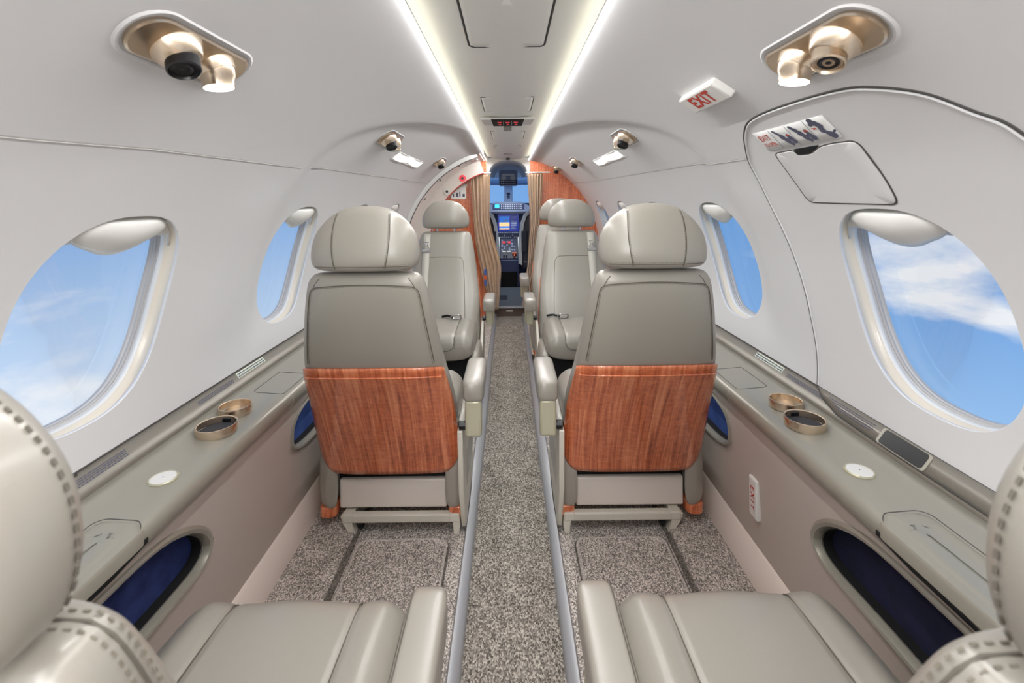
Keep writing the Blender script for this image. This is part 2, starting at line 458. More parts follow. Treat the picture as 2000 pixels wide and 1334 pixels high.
# ------------------------------------------------------------------ ceiling
def zc_ceiling(x): return EYE + .385 - .030*(1-(x/.19)**2)
mb = MB(); n = 140
mb.grid([[Vector((x, REAR+(FRONT+.1-REAR)*i/n, zc_ceiling(x))) for x in np.linspace(-.19, .19, 17)] for i in range(n+1)])
ceil = struct(mb.build('ceiling', 'ceiling_white'), 'off-white centre ceiling panel between two strips of light')
mb = MB()
mb.grid([[Vector((x, y, z)) for x, z in ((-.19, EYE+.385), (-.206, EYE+.379), (-.208, EYE+.352), (-.208, EYE+.338))] for y in np.linspace(REAR, FRONT+.1, 40)])
mb.grid([[Vector((x, y, z)) for x, z in ((.19, EYE+.385), (.206, EYE+.379), (.208, EYE+.352), (.208, EYE+.338))] for y in np.linspace(REAR, FRONT+.1, 40)])
trim(mb.build('trim', 'ceiling_white'), 'white cove return above the light strips')
for s in (-1, 1):
    mb = MB(); mb.box(-.0035, .0035, -(FRONT-REAR)/2, (FRONT-REAR)/2, -.002, .002)
    o = mb.build('cove_light', 'led_strip', smooth=False); o.location = (s*.1905, (FRONT+REAR)/2, EYE+.3475); o.rotation_euler = (0, -s*math.radians(35), 0)
    tag(o, 'long glowing light strip along the %s edge of the ceiling panel' % ('left' if s < 0 else 'right'), 'light', None)
# access panels and small fittings on the ceiling
def ceil_outline(x0, x1, y0, y1, r, nm, label, cat, w=.0022, sides='all', inset=.0):
    t = thing(nm, label, cat, ((x0+x1)/2, (y0+y1)/2, zc_ceiling(0)))
    cx, cy = (x0+x1)/2, (y0+y1)/2
    out = rrect(x0-cx, x1-cx, y0-cy, y1-cy, r)
    mb = MB(); mb.tube([(x, y, zc_ceiling(x)-zc_ceiling(0)-.0012) for x, y in out], w, 6, closed=True); mb.build('panel_gap', 'groove', t)
    mb = MB(); k = .003; A = [[Vector((x*f, y*f, zc_ceiling(x*f)-zc_ceiling(0)-.0015)) for x, y in rrect(x0-cx+k, x1-cx-k, y0-cy+k, y1-cy-k, r)] for f in (1, .9, .8, .7, .6, .45, .3, .15, .001)]
    mb.grid(A, close_v=True); mb.build('panel_face', 'ceiling_white', t, solid=.002)
    return t
ceil_outline(-.088, .088, .52, 1.078, .012, 'access_hatch', 'largest square access panel in the ceiling, nearest the viewer', 'panel', .0024)
ceil_outline(-.094, .094, 1.62, 1.875, .006, 'access_hatch', 'small ceiling access panel just behind the black sign strip', 'panel', .0012)
ceil_outline(-.090, .090, 2.42, 2.72, .006, 'access_hatch', 'small ceiling access panel just ahead of the black sign strip', 'panel', .0012)
ceil_outline(-.09, .085, 3.05, 3.2, .006, 'access_hatch', 'farthest small access panel in the ceiling before the cockpit', 'panel', .0009)
zt = EYE+.3545
t = thing('cabin_sign', 'black lit sign strip in a white housing on the ceiling', 'sign', (0, 2.05, zt))
MB().prism([(-.118, -.075), (.118, -.075), (.108, .075), (-.108, .075)], -.012, 0).build('housing', 'white_plastic', t, bevel=.004)
mt = Matrix.Rotation(math.radians(-24), 4, 'X')
MB().prism([(-.071, -.030), (.071, -.030), (.062, .020), (-.062, .020)], -.014, -.010, Matrix.Translation((0, -.045, -.012)) @ mt).build('display', 'black_plastic', t, bevel=.001)
mb = MB(); FM = Matrix.Translation((0, -.045, -.012)) @ mt
for x in (-.035, 0, .035):
    mb.box(x-.009, x+.009, -.014, -.006, -.0148, -.0144, FM); mb.box(x-.004, x+.007, .002, .010, -.0148, -.0144, FM)
mb.build('pictograms', 'sign_red', t, smooth=False)
mb = MB()
for x in (-.018, .018): MB().box(x-.0006, x+.0006, -.02, .014, -.0148, -.0144, FM).build('divider', 'tape_white', t, smooth=False)
o = MB().box(-.020, .020, -.05, .05, -.008, 0).build('ceiling_sensor', 'groove_pale', bevel=.004); o.location = (0, 2.28, zt); tag(o, 'small grey square sensor cover on the ceiling ahead of the sign strip', 'sensor')
o = MB().box(-.016, .016, -.03, .03, -.014, 0).build('ceiling_latch', 'groove', bevel=.003); o.location = (0, 3.92, zt-.001); tag(o, 'tiny dark latch at the far end of the ceiling panel', 'latch')
t = thing('ceiling_placard', 'tiny placard reading EXIT at the far end of the ceiling', 'placard', (0, 3.55, zt-.001))
MB().box(-.03, .03, -.05, .05, -.0012, 0).build('plate', 'ceiling_white', t)
text_obj('lettering', 'EXIT', .034, 'dark_ink', lambda x, y: Vector((x, y*2.2, -.0016)), t, bold=.001)

# rear end of the cabin behind the viewer
mb = MB(); arc = [(W(1, 0, p, raw=True).x, W(1, 0, p, raw=True).z) for p in np.linspace(-50, 130, 60)]
arc2 = [(R*math.cos(math.radians(p)), ZC+R*math.sin(math.radians(p))) for p in np.linspace(-52, 232, 80)]
mb.face([(x, REAR, z) for x, z in arc2]); o = mb.build('wall_back', 'lining', solid=.01); struct(o, 'plain pale rear partition')

# ------------------------------------------------------------------ floor
o = MB().box(-.119, .119, REAR, 4.12, -.06, -.012).build('floor', 'carpet_aisle'); struct(o, 'grey looped carpet of the narrow aisle')
mb = MB()
for s in (-1, 1):
    a, b = sorted((s*.135, s*.475)); mb.box(a, b, REAR, 4.12, -.06, .0)
floor2 = mb.build('floor', 'carpet_side'); struct(floor2, 'grey speckled carpet under the seats')
mb = MB()
for s in (-1, 1):
    a, b = sorted((s*.485, s*.655)); mb.box(a, b, REAR, 4.12, -.06, .012)
struct(mb.build('floor', 'carpet_side', bevel=.004), 'grey speckled carpet strip along the side panels')
for s in (-1, 1):
    pts = []
    for i in range(160):
        y = REAR+(4.12-REAR)*i/159; bul = .010*(sstep(1.55, 1.8, y)*(1-sstep(2.5, 2.8, y)))
        xi, xo = .117-.3*bul, .144+.5*bul; h = .012+1.0*bul
        prof = [(xi-.003, -.03), (xi-.002, h-.006), (xi+.003, h), (xo-.004, h+.003), (xo, h-.004), (xo+.002, -.03)]
        pts.append([Vector((s*x, y, z)) for x, z in prof])
    mb = MB(); mb.grid(pts, close_v=True); o = mb.build('aisle_rail', 'rail_grey', angle=60)
    tag(o, 'long grey metal rail edging the %s side of the aisle carpet' % ('left' if s < 0 else 'right'), 'rail')
    mb = MB(); mb.box(.47, .49, REAR, 4.1, -.02, .003); mb2 = mb
    o = MB().box(min(s*.47, s*.489), max(s*.47, s*.489), REAR, 4.1, -.02, .004).build('trim', 'carpet_edge', bevel=.003); trim(o, 'worn dark seam in the side carpet')
    # floor hatches ahead of the rear seats
    t = thing('floor_hatch', 'carpeted floor hatch with frayed edge ahead of the near %s seat' % ('left' if s < 0 else 'right'), 'hatch', (s*.325, 1.16, .0))
    out_ = rrect(-.132, .132, -.23, .23, .03)
    MB().prism(out_, .0, .008).build('hatch_lid', 'carpet_side', t, bevel=.003)
    mb = MB(); P = []
    for i, (x, y) in enumerate(out_):
        P.append((x+random.uniform(-.0015, .0015), y+random.uniform(-.0015, .0015), .006))
    mb.tube(P, [.004+random.uniform(-.001, .0015) for _ in P], 6, closed=True); mb.build('frayed_edge', 'carpet_fray', t)
    MB().tube([(x*1.035, y*1.02, .001) for x, y in out_], .0035, 6, closed=True).build('hatch_gap', 'carpet_edge', t)
    # baseboard and side panel
    a = [(.632, .0), (.630, .014), (.646, .096), (.652, .102), (.665, .1), (.665, .0)]
    mb = MB(); mb.grid([[Vector((s*x, y, z)) for x, z in a] for y in (REAR, 4.08)], close_v=True)
    o = mb.build('baseboard_%s' % ('left' if s < 0 else 'right'), 'baseboard_cream'); struct(o, 'cream baseboard strip below the side panel')

# ------------------------------------------------------------------ side panels with oval pockets
def panel_x(z):  # inner face
    return .652-(z-.10)*.053
POCK = [(.36, .975), (1.345, 1.86), (2.25, 2.75)]
PZ, PH = .346, .072
def stadium(c0, c1, z0, h, k=1.0, N_=64):
    cx = (c0+c1)/2; hx = (c1-c0)/2; return [(cx+(x), z0+(y)) for x, y in sell(hx*1.0-(1-k)*h, h*k, 3.0, N_)]
def pocket(hx, hy, lean, n=64):
    o = []
    for x, y in sell(hx, hy, 3.0, n):
        f = max(0, (x-(hx-.20))/.20) if lean else 0
        o.append((x, y-(.052 if y > 0 else .030)*f*f))
    return o
for s in (-1, 1):
    sn = 'left' if s < 0 else 'right'
    mb = MB(); z0, z1 = .098, .456
    edges = [REAR]
    for a, b in POCK: edges += [a-.03, b+.03]
    edges.append(4.08)
    for a, b in zip(edges[0::2], edges[1::2]):
        mb.grid([[Vector((s*panel_x(z), y, z)) for z in np.linspace(z0, z1, 13)] for y in np.linspace(a, b, 8)])
    for a, b in POCK:
        n = 64; cx = (a+b)/2; H = (b-a)/2+.03
        inn = pocket((b-a)/2, PH, a < .5); rows = []
        brd = []
        for x, y in sell((b-a)/2, PH, 3.0, n):
            ang = math.atan2(y/PH, x/((b-a)/2)); ca, sa = math.cos(ang), math.sin(ang); m = max(abs(ca), abs(sa))
            brd.append((cx+H*ca/m, (z0+z1)/2+(z1-z0)/2*sa/m))
        # add the exact corners by snapping the closest border points
        for cxx in (cx-H, cx+H):
            for zz in (z0, z1):
                i = min(range(n), key=lambda q: (brd[q][0]-cxx)**2+(brd[q][1]-zz)**2); brd[i] = (cxx, zz)
        for k in range(7):
            u = k/6; rows.append([Vector((s*panel_x(bz+(PZ+iy-bz)*u), by+(cx+ix-by)*u, bz+(PZ+iy-bz)*u)) for (by, bz), (ix, iy) in zip(brd, inn)])
        mb.grid(rows, close_v=True)
    pan = thing('lower_sidewall', 'long taupe vinyl lower panel on the %s with oval pockets' % sn, 'panel', (s*.645, 1.4, .1))
    o = mb.build('panel_skin', 'side_vinyl', pan, smooth=False); o.location = (-s*.645, -1.4, -.1)
    for pi, (a, b) in enumerate(POCK):
        cx = (a+b)/2; hx = (b-a)/2
        def loopo(k, dx): return [Vector((s*(panel_x(PZ+y)+dx)-s*.645, cx+x-1.4, PZ+y-.1)) for x, y in pocket(hx+k, PH+k, pi == 0)]
        rim = MB(); rim.grid([loopo(.010, .002), loopo(.009, -.004), loopo(.004, -.007), loopo(-.002, -.005), loopo(-.005, .002), loopo(-.006, .012)], close_v=True)
        r_ = rim.build('pocket_rim', 'ledge_paint', pan)
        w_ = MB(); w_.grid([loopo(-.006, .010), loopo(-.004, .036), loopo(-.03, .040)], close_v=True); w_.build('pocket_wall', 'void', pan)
        w_ = MB(); w_.face([Vector((s*(panel_x(PZ+y)+.034)-s*.645, cx+x-1.4, PZ+y-.1)) for x, y in pocket(hx-.004, PH-.003, pi == 0)])
        w_.build('pocket_lining', 'navy_felt_lit' if pi else ('navy_felt' if s < 0 else 'navy_felt_shaded'), pan)
        if pi == 0:
            mm = Matrix.Translation((s*.672-s*.645, .70-1.4, PZ-.015-.1)) @ Matrix.Rotation(-s*math.radians(90), 4, 'Y')
            MB().lathe([(.009, 0), (.009, .003), (.006, .006), (.001, .007)], mm, 20).build('snap_button', 'black_plastic', pan)
            if s < 0:
                MB().box(-.668+.645, -.652+.645, .60-1.4, .70-1.4, PZ-.066-.1, PZ-.048-.1).build('pocket_strap', 'blue_strap', pan, bevel=.004)

# ------------------------------------------------------------------ ledges
for s in (-1, 1):
    sn = 'left' if s < 0 else 'right'
    led = thing('side_ledge', 'long taupe ledge under the windows on the %s' % sn, 'ledge', (s*.68, 1.4, .49))
    off = Vector((-s*.68, -1.4, -.49))
    prof = [(.632, .445), (.620, .452), (.611, .463), (.609, .478), (.612, .490), (.622, .4965), (.65, .4985), (.70, .502), (.730, .508), (.744, .516)]
    band = [(.744, .516), (.750, .524), (.7735, .554)]
    ys = np.linspace(REAR, 4.06, 60)
    def ledge_z(x): return float(np.interp(x, [p[0] for p in prof[4:]], [p[1] for p in prof[4:]]))
    mb = MB(); mb.grid([[Vector((s*x, y, z))+off for x, z in prof] for y in ys]); mb.build('ledge_top', 'ledge_paint', led, solid=.003, angle=70)
    mb = MB(); mb.grid([[Vector((s*x, y, z))+off for x, z in band] for y in ys]); mb.build('upper_band', 'ledge_band', led, solid=.002)
    MB().tube([Vector((s*.7725, y, .5535))+off for y in ys], .0022, 6).build('ledge_gap', 'groove', led)
    MB().tube([Vector((s*.633, y, .4475))+off for y in ys], .0022, 6).build('panel_gap', 'groove', led)
    # far storage lid: thin outline
    for (y0, y1) in ((1.275, 1.425), (1.62, 1.75)):
        o_ = rrect(.628, .712, y0, y1, .010)
        MB().tube([Vector((s*x, y, ledge_z(x)+.0011))+off for x, y in o_], .0012, 6, closed=True).build('lid_gap', 'groove', led)
    MB().tube([Vector((s*x, 1.29, z-.0006))+off+Vector((-s*.001, 0, 0)) for x, z in prof[1:6]], .0009, 6).build('nose_joint', 'baseboard_cream', led)
    # near storage lid with pull gap
    z_ = .497
    o_ = rrect(.602, .692, .36, .772, .022)
    mb = MB(); mb.grid([[Vector((s*x, y, ledge_z(max(x, .613))+dz))+off for x, y in rrect(.604+k, .690-k, .36+k, .770-k, .02)] for k, dz in ((0, -.022), (0, -.003), (.003, .002), (.008, .0035), (.03, .0035), (.0405, .0035))], close_v=True)
    lid = mb.build('storage_lid', 'ledge_paint', led)
    MB().tube([Vector((s*x, y, ledge_z(max(x, .613))+.0008))+off for x, y in rrect(.612, .692, .358, .7725, .02)], .0014, 6, closed=True).build('lid_gap', 'groove', led)
    mb = MB(); mb.grid([[Vector((s*(.6075-.0005), .768, .474))+off, Vector((s*.607, .768, .466))+off], [Vector((s*.6065, .70, .474))+off, Vector((s*.6065, .70, .4595))+off], [Vector((s*.6065, .655, .470))+off, Vector((s*.6065, .655, .459))+off], [Vector((s*.6065, .60, .463))+off, Vector((s*.6065, .60, .458))+off]])
    mb.build('pull_gap', 'void', led, solid=.002)
    # placards on the band
    def bandpt(y, q, o=.0012):   # q 0..1 up the band
        x = .750+(.7735-.750)*q; z = .524+.030*q
        return Vector((s*(x-o*.8), y, z+o*.6))+off
    def label_on_band(y0, y1, q0, q1, nm, mt, lines=0, ink='dark_ink', seed=1):
        rnd = random.Random(seed)
        mb = MB(); mb.grid([[bandpt(y, q) for q in (q0, q1)] for y in (y0, y1)])
        if mt: base_ = mb.build(nm, mt, led)
        if lines:
            mb = MB()
            for k in range(lines):
                q = q1-(q1-q0)*(k+.7)/(lines+.4); y = y1-.004 if s < 0 else y1-.004
                yy = y0+.003
                while yy < y1-.004:
                    l_ = rnd.uniform(.003, .008); mb.grid([[bandpt(a_, b_, .0018) for b_ in (q-.3*(q1-q0)/lines, q+.15*(q1-q0)/lines)] for a_ in (yy, min(yy+l_, y1-.003))]); yy += l_+.0018
            mb.build('printed_lines', ink, led, smooth=False)
    label_on_band(1.29, 1.43, .42, .85, 'pale_label', 'label_green', 2, 'dark_ink', 3)
    label_on_band(1.12, 1.27, .35, .7, 'text_label', None, 3, 'dark_ink', 4)
    if s < 0:
        label_on_band(.745, .915, .25, .72, 'text_label', None, 4, 'dark_ink', 5)
        text_obj('lettering', 'UNDER YOUR SEAT', .0062, 'void', lambda x, y: bandpt(.79+x, .86+y*28, .0018), led, bold=.0002)
    else:
        # emergency exit sill piece with its own text and pull recess
        mb = MB(); mb.grid([[bandpt(y, q, .004) for q in (qa, .97)] for y, qa in ((1.155, .97), (1.12, .45), (1.06, .08), (.9, .02), (.5, .02), (.3, .02))]); mb.build('exit_sill', 'ledge_band', led, solid=.002)
        MB().tube([bandpt(y, q, .005) for y, q in ((1.157, 1.0), (1.12, .45), (1.06, .06), (.9, .0), (.5, .0), (.3, .0))], .0011, 6).build('sill_gap', 'groove', led)
        mb = MB(); rnd = random.Random(9)
        for k in range(4):
            q = .72-.13*k; yy = 1.10-.012*k
            while yy > .965: 
                l_ = rnd.uniform(.003, .008); mb.grid([[bandpt(a_, b_, .0065) for b_ in (q, q+.05)] for a_ in (yy, yy-l_)]); yy -= l_+.0018
        mb.build('printed_lines', 'dark_ink', led, smooth=False)
        A = rrect(-.05, .05, -.31, .31, .02)
        A = rrect(-.05, .05, -.016, .016, .006)
        def rp(x, y, o): return bandpt(.89+x, .47+y*26, o)
        mb = MB(); mb.grid([[rp(x*k, y*k, o) for x, y in A] for k, o in ((1.1, .0062), (1.02, .0068), (.98, .0062))], close_v=True); mb.build('recess_rim', 'ledge_paint', led)
        mb = MB(); mb.face([rp(x, y, .0062) for x, y in A]); mb.build('pull_recess', 'black_plastic', led)
    # fittings that drop into the ledge
    for k, (X_, Y_, r_, pad) in enumerate(((.692, 1.158, .0365, False), (.678, 1.062, .041, True))):
        zl = ledge_z(X_)
        lab = ('open champagne metal cup holder ring on the %s ledge, ' % sn)+('nearer one with dark gritty pad' if pad else 'farther one with metal floor')
        t = thing('cup_holder', lab, 'cup holder', (s*X_, Y_, zl), 0, 'cup holders on the ledges')
        pr = [(r_+.001, .0005), (r_+.002, .018), (r_+.0015, .0205), (r_, .021), (r_-.002, .0195), (r_-.0025, .012), (r_-.003, .003)]
        mb = MB(); n = 48; loops = []
        for rr, zz in pr:
            row = []
            for j in range(n):
                a_ = 2*math.pi*j/n; z2 = zz
                row.append(Vector((rr*math.cos(a_), rr*math.sin(a_), z2)))
            loops.append(row)
        mb.grid(loops, close_v=True); mb.build('ring', 'champagne', t)
        MB().lathe([(r_-.0025, .0045), (r_-.004, .006), (.001, .006)], None, 40).build('base_pad', 'grit_pad' if pad else 'champagne', t)
        if pad: MB().box(-.010, .010, r_-.005, r_+.007, .006, .016).build('notch', 'black_plastic', t, bevel=.002)
    X_, Y_ = .668, .884
    t = thing('ledge_speaker', 'small round white speaker disc set in the %s ledge' % sn, 'speaker', (s*X_, Y_, ledge_z(X_)+.0015))
    MB().lathe([(.0255, -.002), (.0255, .0015), (.0235, .0035), (.0215, .002)], None, 40).build('rim', 'champagne_plastic', t)
    MB().lathe([(.0218, .0), (.0215, .0028), (.010, .0034), (.001, .0036)], None, 40).build('grille', 'white_plastic', t)
    MB().lathe([(.0011, .003), (.0011, .0042), (.0002, .0043)], None, 10).build('centre_screw', 'groove', t)

# ------------------------------------------------------------------ overhead fittings
def service_unit(side, D, ph, lit, black_ball, label):
    t = thing('overhead_service_unit', label, 'reading light', (0, 0, 0), 0, 'overhead air and light units')
    sx = 1 if wframe(side, D, ph).col[0].y > 0 else -1
    t.matrix_world = wframe(side, D, ph, .001)
    def st(L_, h, n=14):
        o = []
        for c, a0 in ((L_-h, -90), (-(L_-h), 90)):
            for i in range(n+1):
                a = math.radians(a0+180*i/n); o.append((c+h*math.cos(a), h*math.sin(a)))
        return o
    k = 1.0
    mb = MB(); mb.grid([[Vector((x, y, z)) for x, y in st(.112+q, .036+q)] for q, z in ((.010, -.0005), (.006, .002), (.002, .001), (.0, -.003))], close_v=True); mb.build('recess_edge', 'lining', t)
    mb = MB(); mb.grid([[Vector((x, y, z)) for x, y in st(.110+q, .034+q)] for q, z in ((.0, -.002), (.0, .004), (-.003, .006), (-.012, .005))], close_v=True)
    mb.face([Vector((x, y, .005)) for x, y in st(.098, .022)]); mb.build('trim_plate', 'champagne', t)
    down = (t.matrix_world.to_3x3().inverted() @ Vector((0, 0, -1))).normalized()
    nrm = Vector((0, 0, 1)); xa = sx
    # air outlet (rear) and lamp (front)
    p = Vector((-.037*xa, .0, .004))
    ax = (nrm*.75+down*.55+Vector((-.38*xa, 0, 0))).normalized()
    MB().lathe([(.034, 0), (.033, .004), (.029, .012), (.023, .022), (.020, .024)], Matrix.Translation(p), 32).build('air_outlet_base', 'champagne', t)
    q = ax.to_track_quat('Z', 'Y').to_matrix().to_4x4()
    nz = MB().lathe([(.0205, 0), (.021, .008), (.0205, .026), (.0185, .028), (.0165, .024)], Matrix.Translation(p+nrm*.012) @ q, 32).build('air_nozzle', 'black_plastic' if black_ball else 'champagne', t)
    o = MB().lathe([(.0163, .022), (.011, .0255), (.005, .023), (.001, .026)], Matrix.Translation(p+nrm*.012) @ q, 24).build('nozzle_core', 'black_plastic', t)
    o.parent = nz
    p = Vector((.047*xa, -.002, .004))
    ax = (nrm*.25+down*.95).normalized(); q = ax.to_track_quat('Z', 'Y').to_matrix().to_4x4()
    MB().lathe([(.031, 0), (.030, .004), (.026, .012), (.024, .016)], Matrix.Translation(p), 32).build('lamp_base', 'champagne', t)
    mm = Matrix.Translation(p+nrm*.006+down*.002) @ q
    hd = MB().lathe([(.025, -.004), (.0245, .010), (.0225, .013), (.0220, .026), (.0205, .0265)], mm, 32).build('lamp_head', 'champagne', t)
    fc = MB().lathe([(.0207, .0255), (.0205, .0270), (.001, .0275)], mm, 28).build('lamp_face', 'lamp_face' if lit else 'label_green', t); fc.parent = hd
    if lit:
        ld = bpy.data.lights.new('reading_lamp', 'SPOT'); ld.energy = READ; ld.spot_size = math.radians(95); ld.spot_blend = .8; ld.shadow_soft_size = .015; ld.color = (1, .96, .9)
        lo = bpy.data.objects.new('reading_lamp', ld); COL.objects.link(lo); lo.parent = t
        lo.matrix_local = mm @ Matrix.Translation((0, 0, .028)) @ Matrix.Rotation(math.pi, 4, 'X')
    return t
service_unit(-1, .665, 54.2, True, True, 'largest champagne overhead unit at upper left, black air nozzle and lit lamp')
service_unit(1, .668, 54.2, True, False, 'largest champagne overhead unit at upper right beside the exit panel, lamp lit')
service_unit(-1, 1.76, 55.2, False, True, 'champagne overhead unit above the left forward-facing seat, second from the viewer')
service_unit(1, 1.78, 55.2, False, True, 'champagne overhead unit above the right forward-facing seat, second from the viewer')
service_unit(-1, 2.93, 56.5, False, True, 'small far champagne overhead unit on the left beside the door arch')
service_unit(1, 2.97, 56.3, False, True, 'small far champagne overhead unit on the right, third from the viewer')
service_unit(1, 3.86, 58.5, False, True, 'farthest champagne overhead unit on the right above the wood partition')
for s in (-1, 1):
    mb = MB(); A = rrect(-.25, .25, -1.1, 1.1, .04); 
    t = thing('oxygen_panel', 'slim white oxygen panel, highlight painted as glow, overhead on the %s, past the second service unit' % ('left' if s < 0 else 'right'), 'light', W(s, 2.30, 50.6))
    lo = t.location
    mb = MB(); mb.grid([[W(s, 2.30+.27*u, 50.6+.5+v*1.3+.35*math.cos(u*5), .004)-lo for v in np.linspace(-1, 1, 4)] for u in np.linspace(-1, 1, 21)]); mb.build('lens', 'panel_glint', t, solid=.003)  # oxygen panel face, no lamp; its bright sheen is painted as glow
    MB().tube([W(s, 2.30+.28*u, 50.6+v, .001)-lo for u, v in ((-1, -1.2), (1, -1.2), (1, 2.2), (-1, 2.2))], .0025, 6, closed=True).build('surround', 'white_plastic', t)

# exit sign at upper right
def exit_box(side, D, ph, hl, hh, th, label, size, rot=0, bar=True):
    t = thing('exit_sign', label, 'exit sign'); t.matrix_world = wframe(side, D, ph, 0.0)
    sx = 1 if t.matrix_world.col[0].y > 0 else -1
    MB().box(-hl, hl, -hh, hh, -.002, th).build('housing', 'white_plastic', t, bevel=.004)
    MB().box(-hl+.006, hl-.006, -hh+.004, hh-.004, th-.001, th+.0006).build('sign_face', 'exit_face', t, bevel=.0004)
    return t
t = exit_box(1, 1.01, 55.7, .088, .026, .016, 'small white box sign with red EXIT letters beside the upper right lamp', .05)
# right wall: local x forward on right side? orient the words to read from the rear seats
def text_on(t, s_, size, z, rot, mt='red_ink', bold=.001, sp=1.0, dx=0, dy=0, sy=1):
    c, sn_ = math.cos(rot), math.sin(rot)
    return text_obj('lettering', s_, size, mt, lambda x, y: Vector((dx+x*c-y*sy*sn_, dy+x*sn_+y*sy*c, z)), t, bold=bold, spacing=sp)
fx = 1 if wframe(1, 1, 50).col[0].y > 0 else -1
text_on(t, 'EXIT', .045, .0172, 0 if fx < 0 else math.pi, bold=.0016, sp=1.1)
# entry exit sign, far left
t = exit_box(-1, 3.70, 69, .10, .035, .010, 'tiny white exit sign with red letters above the entry door', .05)
text_on(t, 'EXIT', .055, .0112, 0, bold=.001, sp=1.05)

# ------------------------------------------------------------------ overwing exit hatch on the right
h = bpy.data.objects.new('door_1', None); COL.objects.link(h); h.location = W(1, .85, 35); struct(h, 'emergency exit panel around the near right window')
HP = [(1.159, -4.7), (1.161, 2), (1.165, 9), (1.168, 18.8), (1.167, 27), (1.160, 33), (1.138, 39.5), (1.09, 43.6), (1.045, 46.2), (.995, 47.9), (.926, 48.6), (.814, 48.7), (.715, 48.3), (.665, 47.4), (.608, 45.1), (.571, 41.9), (.544, 39.4), (.530, 34), (.525, 20), (.525, 5), (.525, -4.7)]
HS = smooth_tab([[i, *p] for i, p in enumerate(HP)], 160); HP2 = [(a[1], a[2]) for a in HS]
lo = h.location
MB().tube([W(1, d, p, .0)-lo for d, p in HP2], .0021, 8).build('panel_gap', 'groove', h)
cx, cy = .85, 22
MB().tube([W(1, d+(cx-d)*.014, p+(cy-p)*.012, .0012)-lo for d, p in HP2], .0022, 8).build('panel_edge', 'lining', h)
# handle cover
LID = [(1.012, 40.95), (1.018, 36), (1.015, 31.2), (.93, 31.05), (.785, 30.95), (.779, 34.5), (.776, 40.8), (.83, 41.0), (.868, 40.8), (.902, 39.8), (.943, 39.9), (.945, 41.0), (.97, 41.0)]
def rounded(poly, r=.016, k=5):
    out = []; n = len(poly); SCL = np.array([1, .0135])
    for i in range(n):
        p0, p1, p2 = [np.array(poly[q % n]) for q in (i-1, i, i+1)]
        l0 = np.linalg.norm((p0-p1)*SCL); l2 = np.linalg.norm((p2-p1)*SCL); a = p1+(p0-p1)*min(.48, r/l0); b = p1+(p2-p1)*min(.48, r/l2)
        for j in range(k+1):
            u = j/k; out.append(tuple((1-u)**2*a+2*u*(1-u)*p1+u*u*b))
    return out
LR = rounded(LID)
def lidsurf(f, off, dent=False):
    return [W(1, .90+(d-.90)*f, 36+(p-36)*f, off)-lo for d, p in LR]
mb = MB(); mb.grid([lidsurf(1, -.002), lidsurf(.995, .001), lidsurf(.98, .0022), lidsurf(.7, .0022), lidsurf(.35, .0022), lidsurf(.002, .0022)], close_v=True)
hc = mb.build('handle_cover', 'lining', h)
MB().tube(lidsurf(1.012, .0), .0016, 6, closed=True).build('cover_gap', 'groove', h)
mb = MB(); mb.face([W(1, d, p, .0012)-lo for d, p in ((.862, 41.2), (.875, 40.7), (.902, 40.0), (.940, 40.05), (.942, 41.2))]); mb.build('handle_recess', 'void', h)
# instruction placard
pc = thing('exit_placard', 'white instruction placard with red EXIT wording above the exit handle cover', 'placard', W(1, .905, 43.5)); lo2 = pc.location
def pp(u, v, o=.002):   # u 0..1 from front (left in view) to rear, v 0..1 up
    return W(1, 1.018-.225*u, 41.75+3.9*v, o)-lo2
mb = MB(); mb.grid([[pp(u, v) for v in np.linspace(0, 1, 4)] for u in np.linspace(0, 1, 12)]); mb.build('plate', 'label_white', pc, solid=.0008)
text_obj('lettering', 'EXIT', 1.0, 'red_ink', lambda x, y: pp(.115+x*.078, .64+y*.42, .003), pc, bold=.006, spacing=1.08)
text_obj('lettering', 'TO OPEN', 1.0, 'red_ink', lambda x, y: pp(.120+x*.044, .28+y*.28, .003), pc, bold=.008)
mb = MB(); rd = MB(); rnd = random.Random(3)
for k in range(3):
    u0 = .255+.25*k
    mb.grid([[pp(u, v, .0028) for v in (.03, .97)] for u in (u0-.004, u0+.001)])
    if k < 2:
        chain = [((.05, .86), (.09, .66), .030), ((.08, .70), (.12, .48), .036), ((.11, .5), (.15, .25), .045), ((.19, .55), (.22, .2), .040), ((.2, .45), (.16, .3), .02), ((.12, .3), (.17, .12), .03)]
    else:
        chain = [((.08, .9), (.14, .62), .05), ((.12, .62), (.13, .4), .035), ((.12, .42), (.19, .15), .05), ((.19, .22), (.24, .34), .02), ((.05, .75), (.08, .85), .03)]
    for (a0, a1), (b0, b1), w in chain:
        n = 5
        for i in range(n):
            f = i/(n-1); uu = u0+a0+(b0-a0)*f; vv = a1+(b1-a1)*f; w2 = w*(.9+.8*rnd.random())
            mb.face([pp(uu+w2*.5*math.cos(a), vv+w2*1.7*math.sin(a), .0030) for a in np.linspace(0, 5.4, 7)])
    rd.face([pp(u0+a, b, .0036) for a, b in ((.19, .62), (.225, .56), (.2, .5), (.18, .56))] if k < 2 else [pp(u0+a, b, .0036) for a, b in ((.03, .62), (.09, .58), (.05, .52))])
mb.build('drawings', 'dark_ink', pc, smooth=False); rd.build('red_arrows', 'red_ink', pc, smooth=False)

